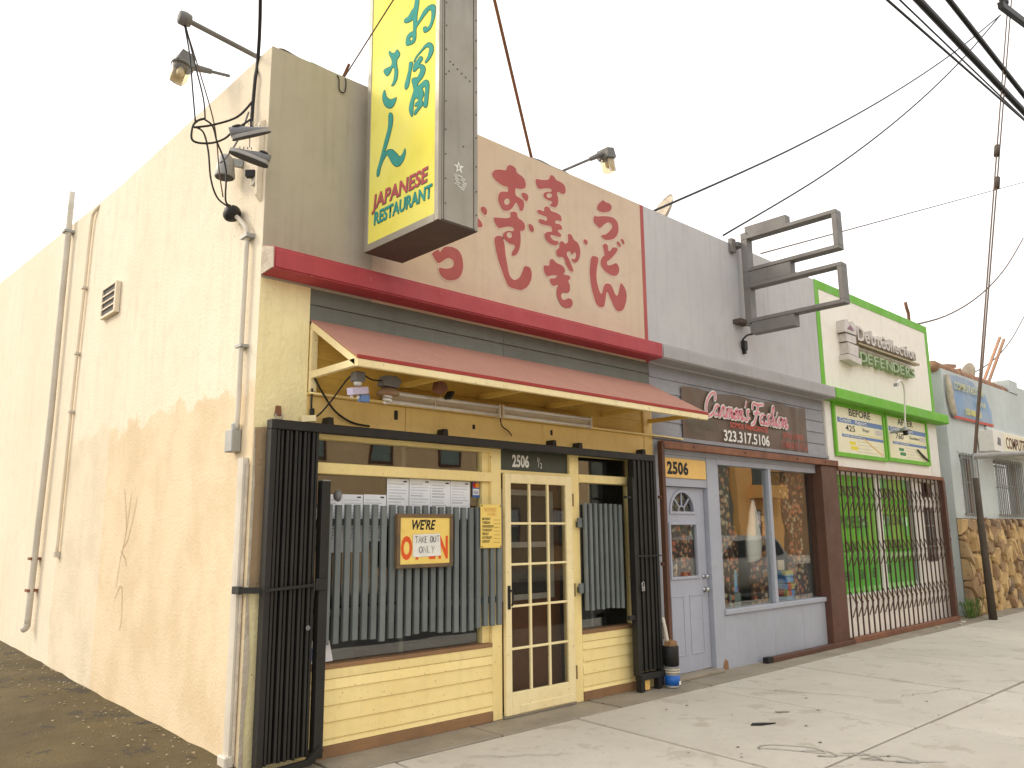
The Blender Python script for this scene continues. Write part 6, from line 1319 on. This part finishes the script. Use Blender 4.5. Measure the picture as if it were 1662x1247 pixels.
# ================================================================== across the street (seen only in the glass)
def block(root, x0, x1, y0, y1, z1, m, wins, balc=()):
    obj('wall', bx(x0, x1, y0, y1, -.4, z1), m, root); obj('roof', bx(x0 - .15, x1 + .15, y0 - .15, y1 + .15, z1 + .001, z1 + .3), 'plaster', root)
    for a, b, c, d in wins:
        f = BM(); w = .09
        bx(a, b, y1 + .001, y1 + .07, c, c + w, f); bx(a, b, y1 + .001, y1 + .07, d - w, d, f); bx(a, a + w, y1 + .001, y1 + .069, c + w, d - w, f); bx(b - w, b, y1 + .001, y1 + .069, c + w, d - w, f); bx(a + w, b - w, y1 + .001, y1 + .06, (c + d) / 2 - .03, (c + d) / 2 + .03, f)
        fo = obj('window_frame', f, 'brown', root); obj('window_pane', bx(a + w, b - w, y1 + .001, y1 + .03, c + w, (c + d) / 2 - .03), 'room_teal', fo); obj('window_pane', bx(a + w, b - w, y1 + .001, y1 + .03, (c + d) / 2 + .03, d - w), 'paper', fo)
    for a, b, c in balc:
        obj('balcony', bx(a, b, y1 + .002, y1 + 1.2, c, c + .8), m, root)
        bm = BM(); bx(a, b, y1 + 1.1, y1 + 1.15, c + 1.55, c + 1.6, bm); xx = a
        while xx < b: bx(xx, xx + .03, y1 + 1.11, y1 + 1.14, c + .801, c + 1.55, bm); xx += .14
        obj('railing', bm, 'ink', root); obj('balcony_door', bx(a + .4, b - .4, y1 + .001, y1 + .02, c + .8, c + 2.6), 'dark_green', root)
ob = thing('apartment_building', 'orange apartment block with balconies reflected in the display window', 'building', (42, -24, 0))
block(ob, 39.4, 44.4, -30, -20, 11, 'opp_orange', [(x_, x_ + .6, z_, z_ + 1.9) for x_ in (41.2, 42.5) for z_ in (.9, 8)], [(40.6, 43.0, 3.4), (40.6, 43.0, 6.8)])
db = thing('added_dark_block', 'added dark grey block beside the orange one, keeps white sky out of the display window reflection', 'building', (32, -24, 0))  # unseen building added to block sky reflections left of the orange block
block(db, 27.2, 39.3, -30, -20.4, 8, 'siding_green', [(x_, x_ + 1.0, z_, z_ + 1.5) for x_ in (29, 32, 35) for z_ in (1, 4.6)])
dc = thing('added_brown_block', 'added dark brown block past the orange one, keeps white sky from reflecting in the glass', 'building', (56, -24, 0))  # second added building, darkens the reflection right of the orange block
block(dc, 44.5, 75, -30, -20.3, 9, 'kick', [(x_, x_ + 1.1, z_, z_ + 1.6) for x_ in (48.5, 52, 56, 60, 64) for z_ in (1, 4.6)])
tb_ = thing('brown_apartment_building', 'tan house with dark framed windows reflected in the restaurant transom', 'building', (14, -24, 0))
block(tb_, 3, 26.5, -30, -20, 9.5, 'opp_tan', [(x_, x_ + 1.1, z_, z_ + 1.6) for x_ in (5, 8.2, 11.3, 14.2, 17.5, 20.6, 23.6) for z_ in (1.0, 4.2, 7.2)])
# parked car
car = thing('parked_car', 'silver estate car at the kerb, seen only as a reflection', 'car', (15, -5.9, -.15))
prof = [(12.8, .15), (12.75, .55), (12.95, .82), (13.5, .92), (14.2, 1.42), (14.8, 1.50), (16.3, 1.48), (17.0, .98), (17.25, .85), (17.3, .35), (17.2, .15)]
bm = prism([(a, b - .05) for a, b in prof], 'y', -6.75, -5.02); bmesh.ops.bevel(bm, geom=bm.edges[:], offset=.06, segments=2, affect='EDGES'); obj('body', bm, 'car_paint', car, True)
for y in (-5.015, -6.775): obj('side_window', prism([(13.75, .93), (14.3, 1.32), (16.2, 1.36), (16.7, .97)], 'y', y - .003, y + .02), 'ink', car)
obj('rear_window', bar((13.62, -5.9, .97), (14.12, -5.9, 1.34), 1.4, .02), 'ink', car)
for xx in (13.6, 16.4):
    for y in (-5.1, -6.68):
        wh = obj('wheel', lathe([(.2, -.1), (.32, -.09), (.33, 0), (.32, .09), (.2, .1)], (xx, y, .18), 'y', 22), 'tyre', car, True); obj('rim', lathe([(.19, -.105), (.19, .105)], (xx, y, .18), 'y', 16), 'chrome', wh)
for xx, m in ((12.74, 'banner_red'), (17.28, 'sticker')):
    for y in (-5.2, -6.6): obj('lamp', bx(xx, xx + .05, y - .12, y + .12, .5, .68), m, car)
bpy.context.view_layer.update()
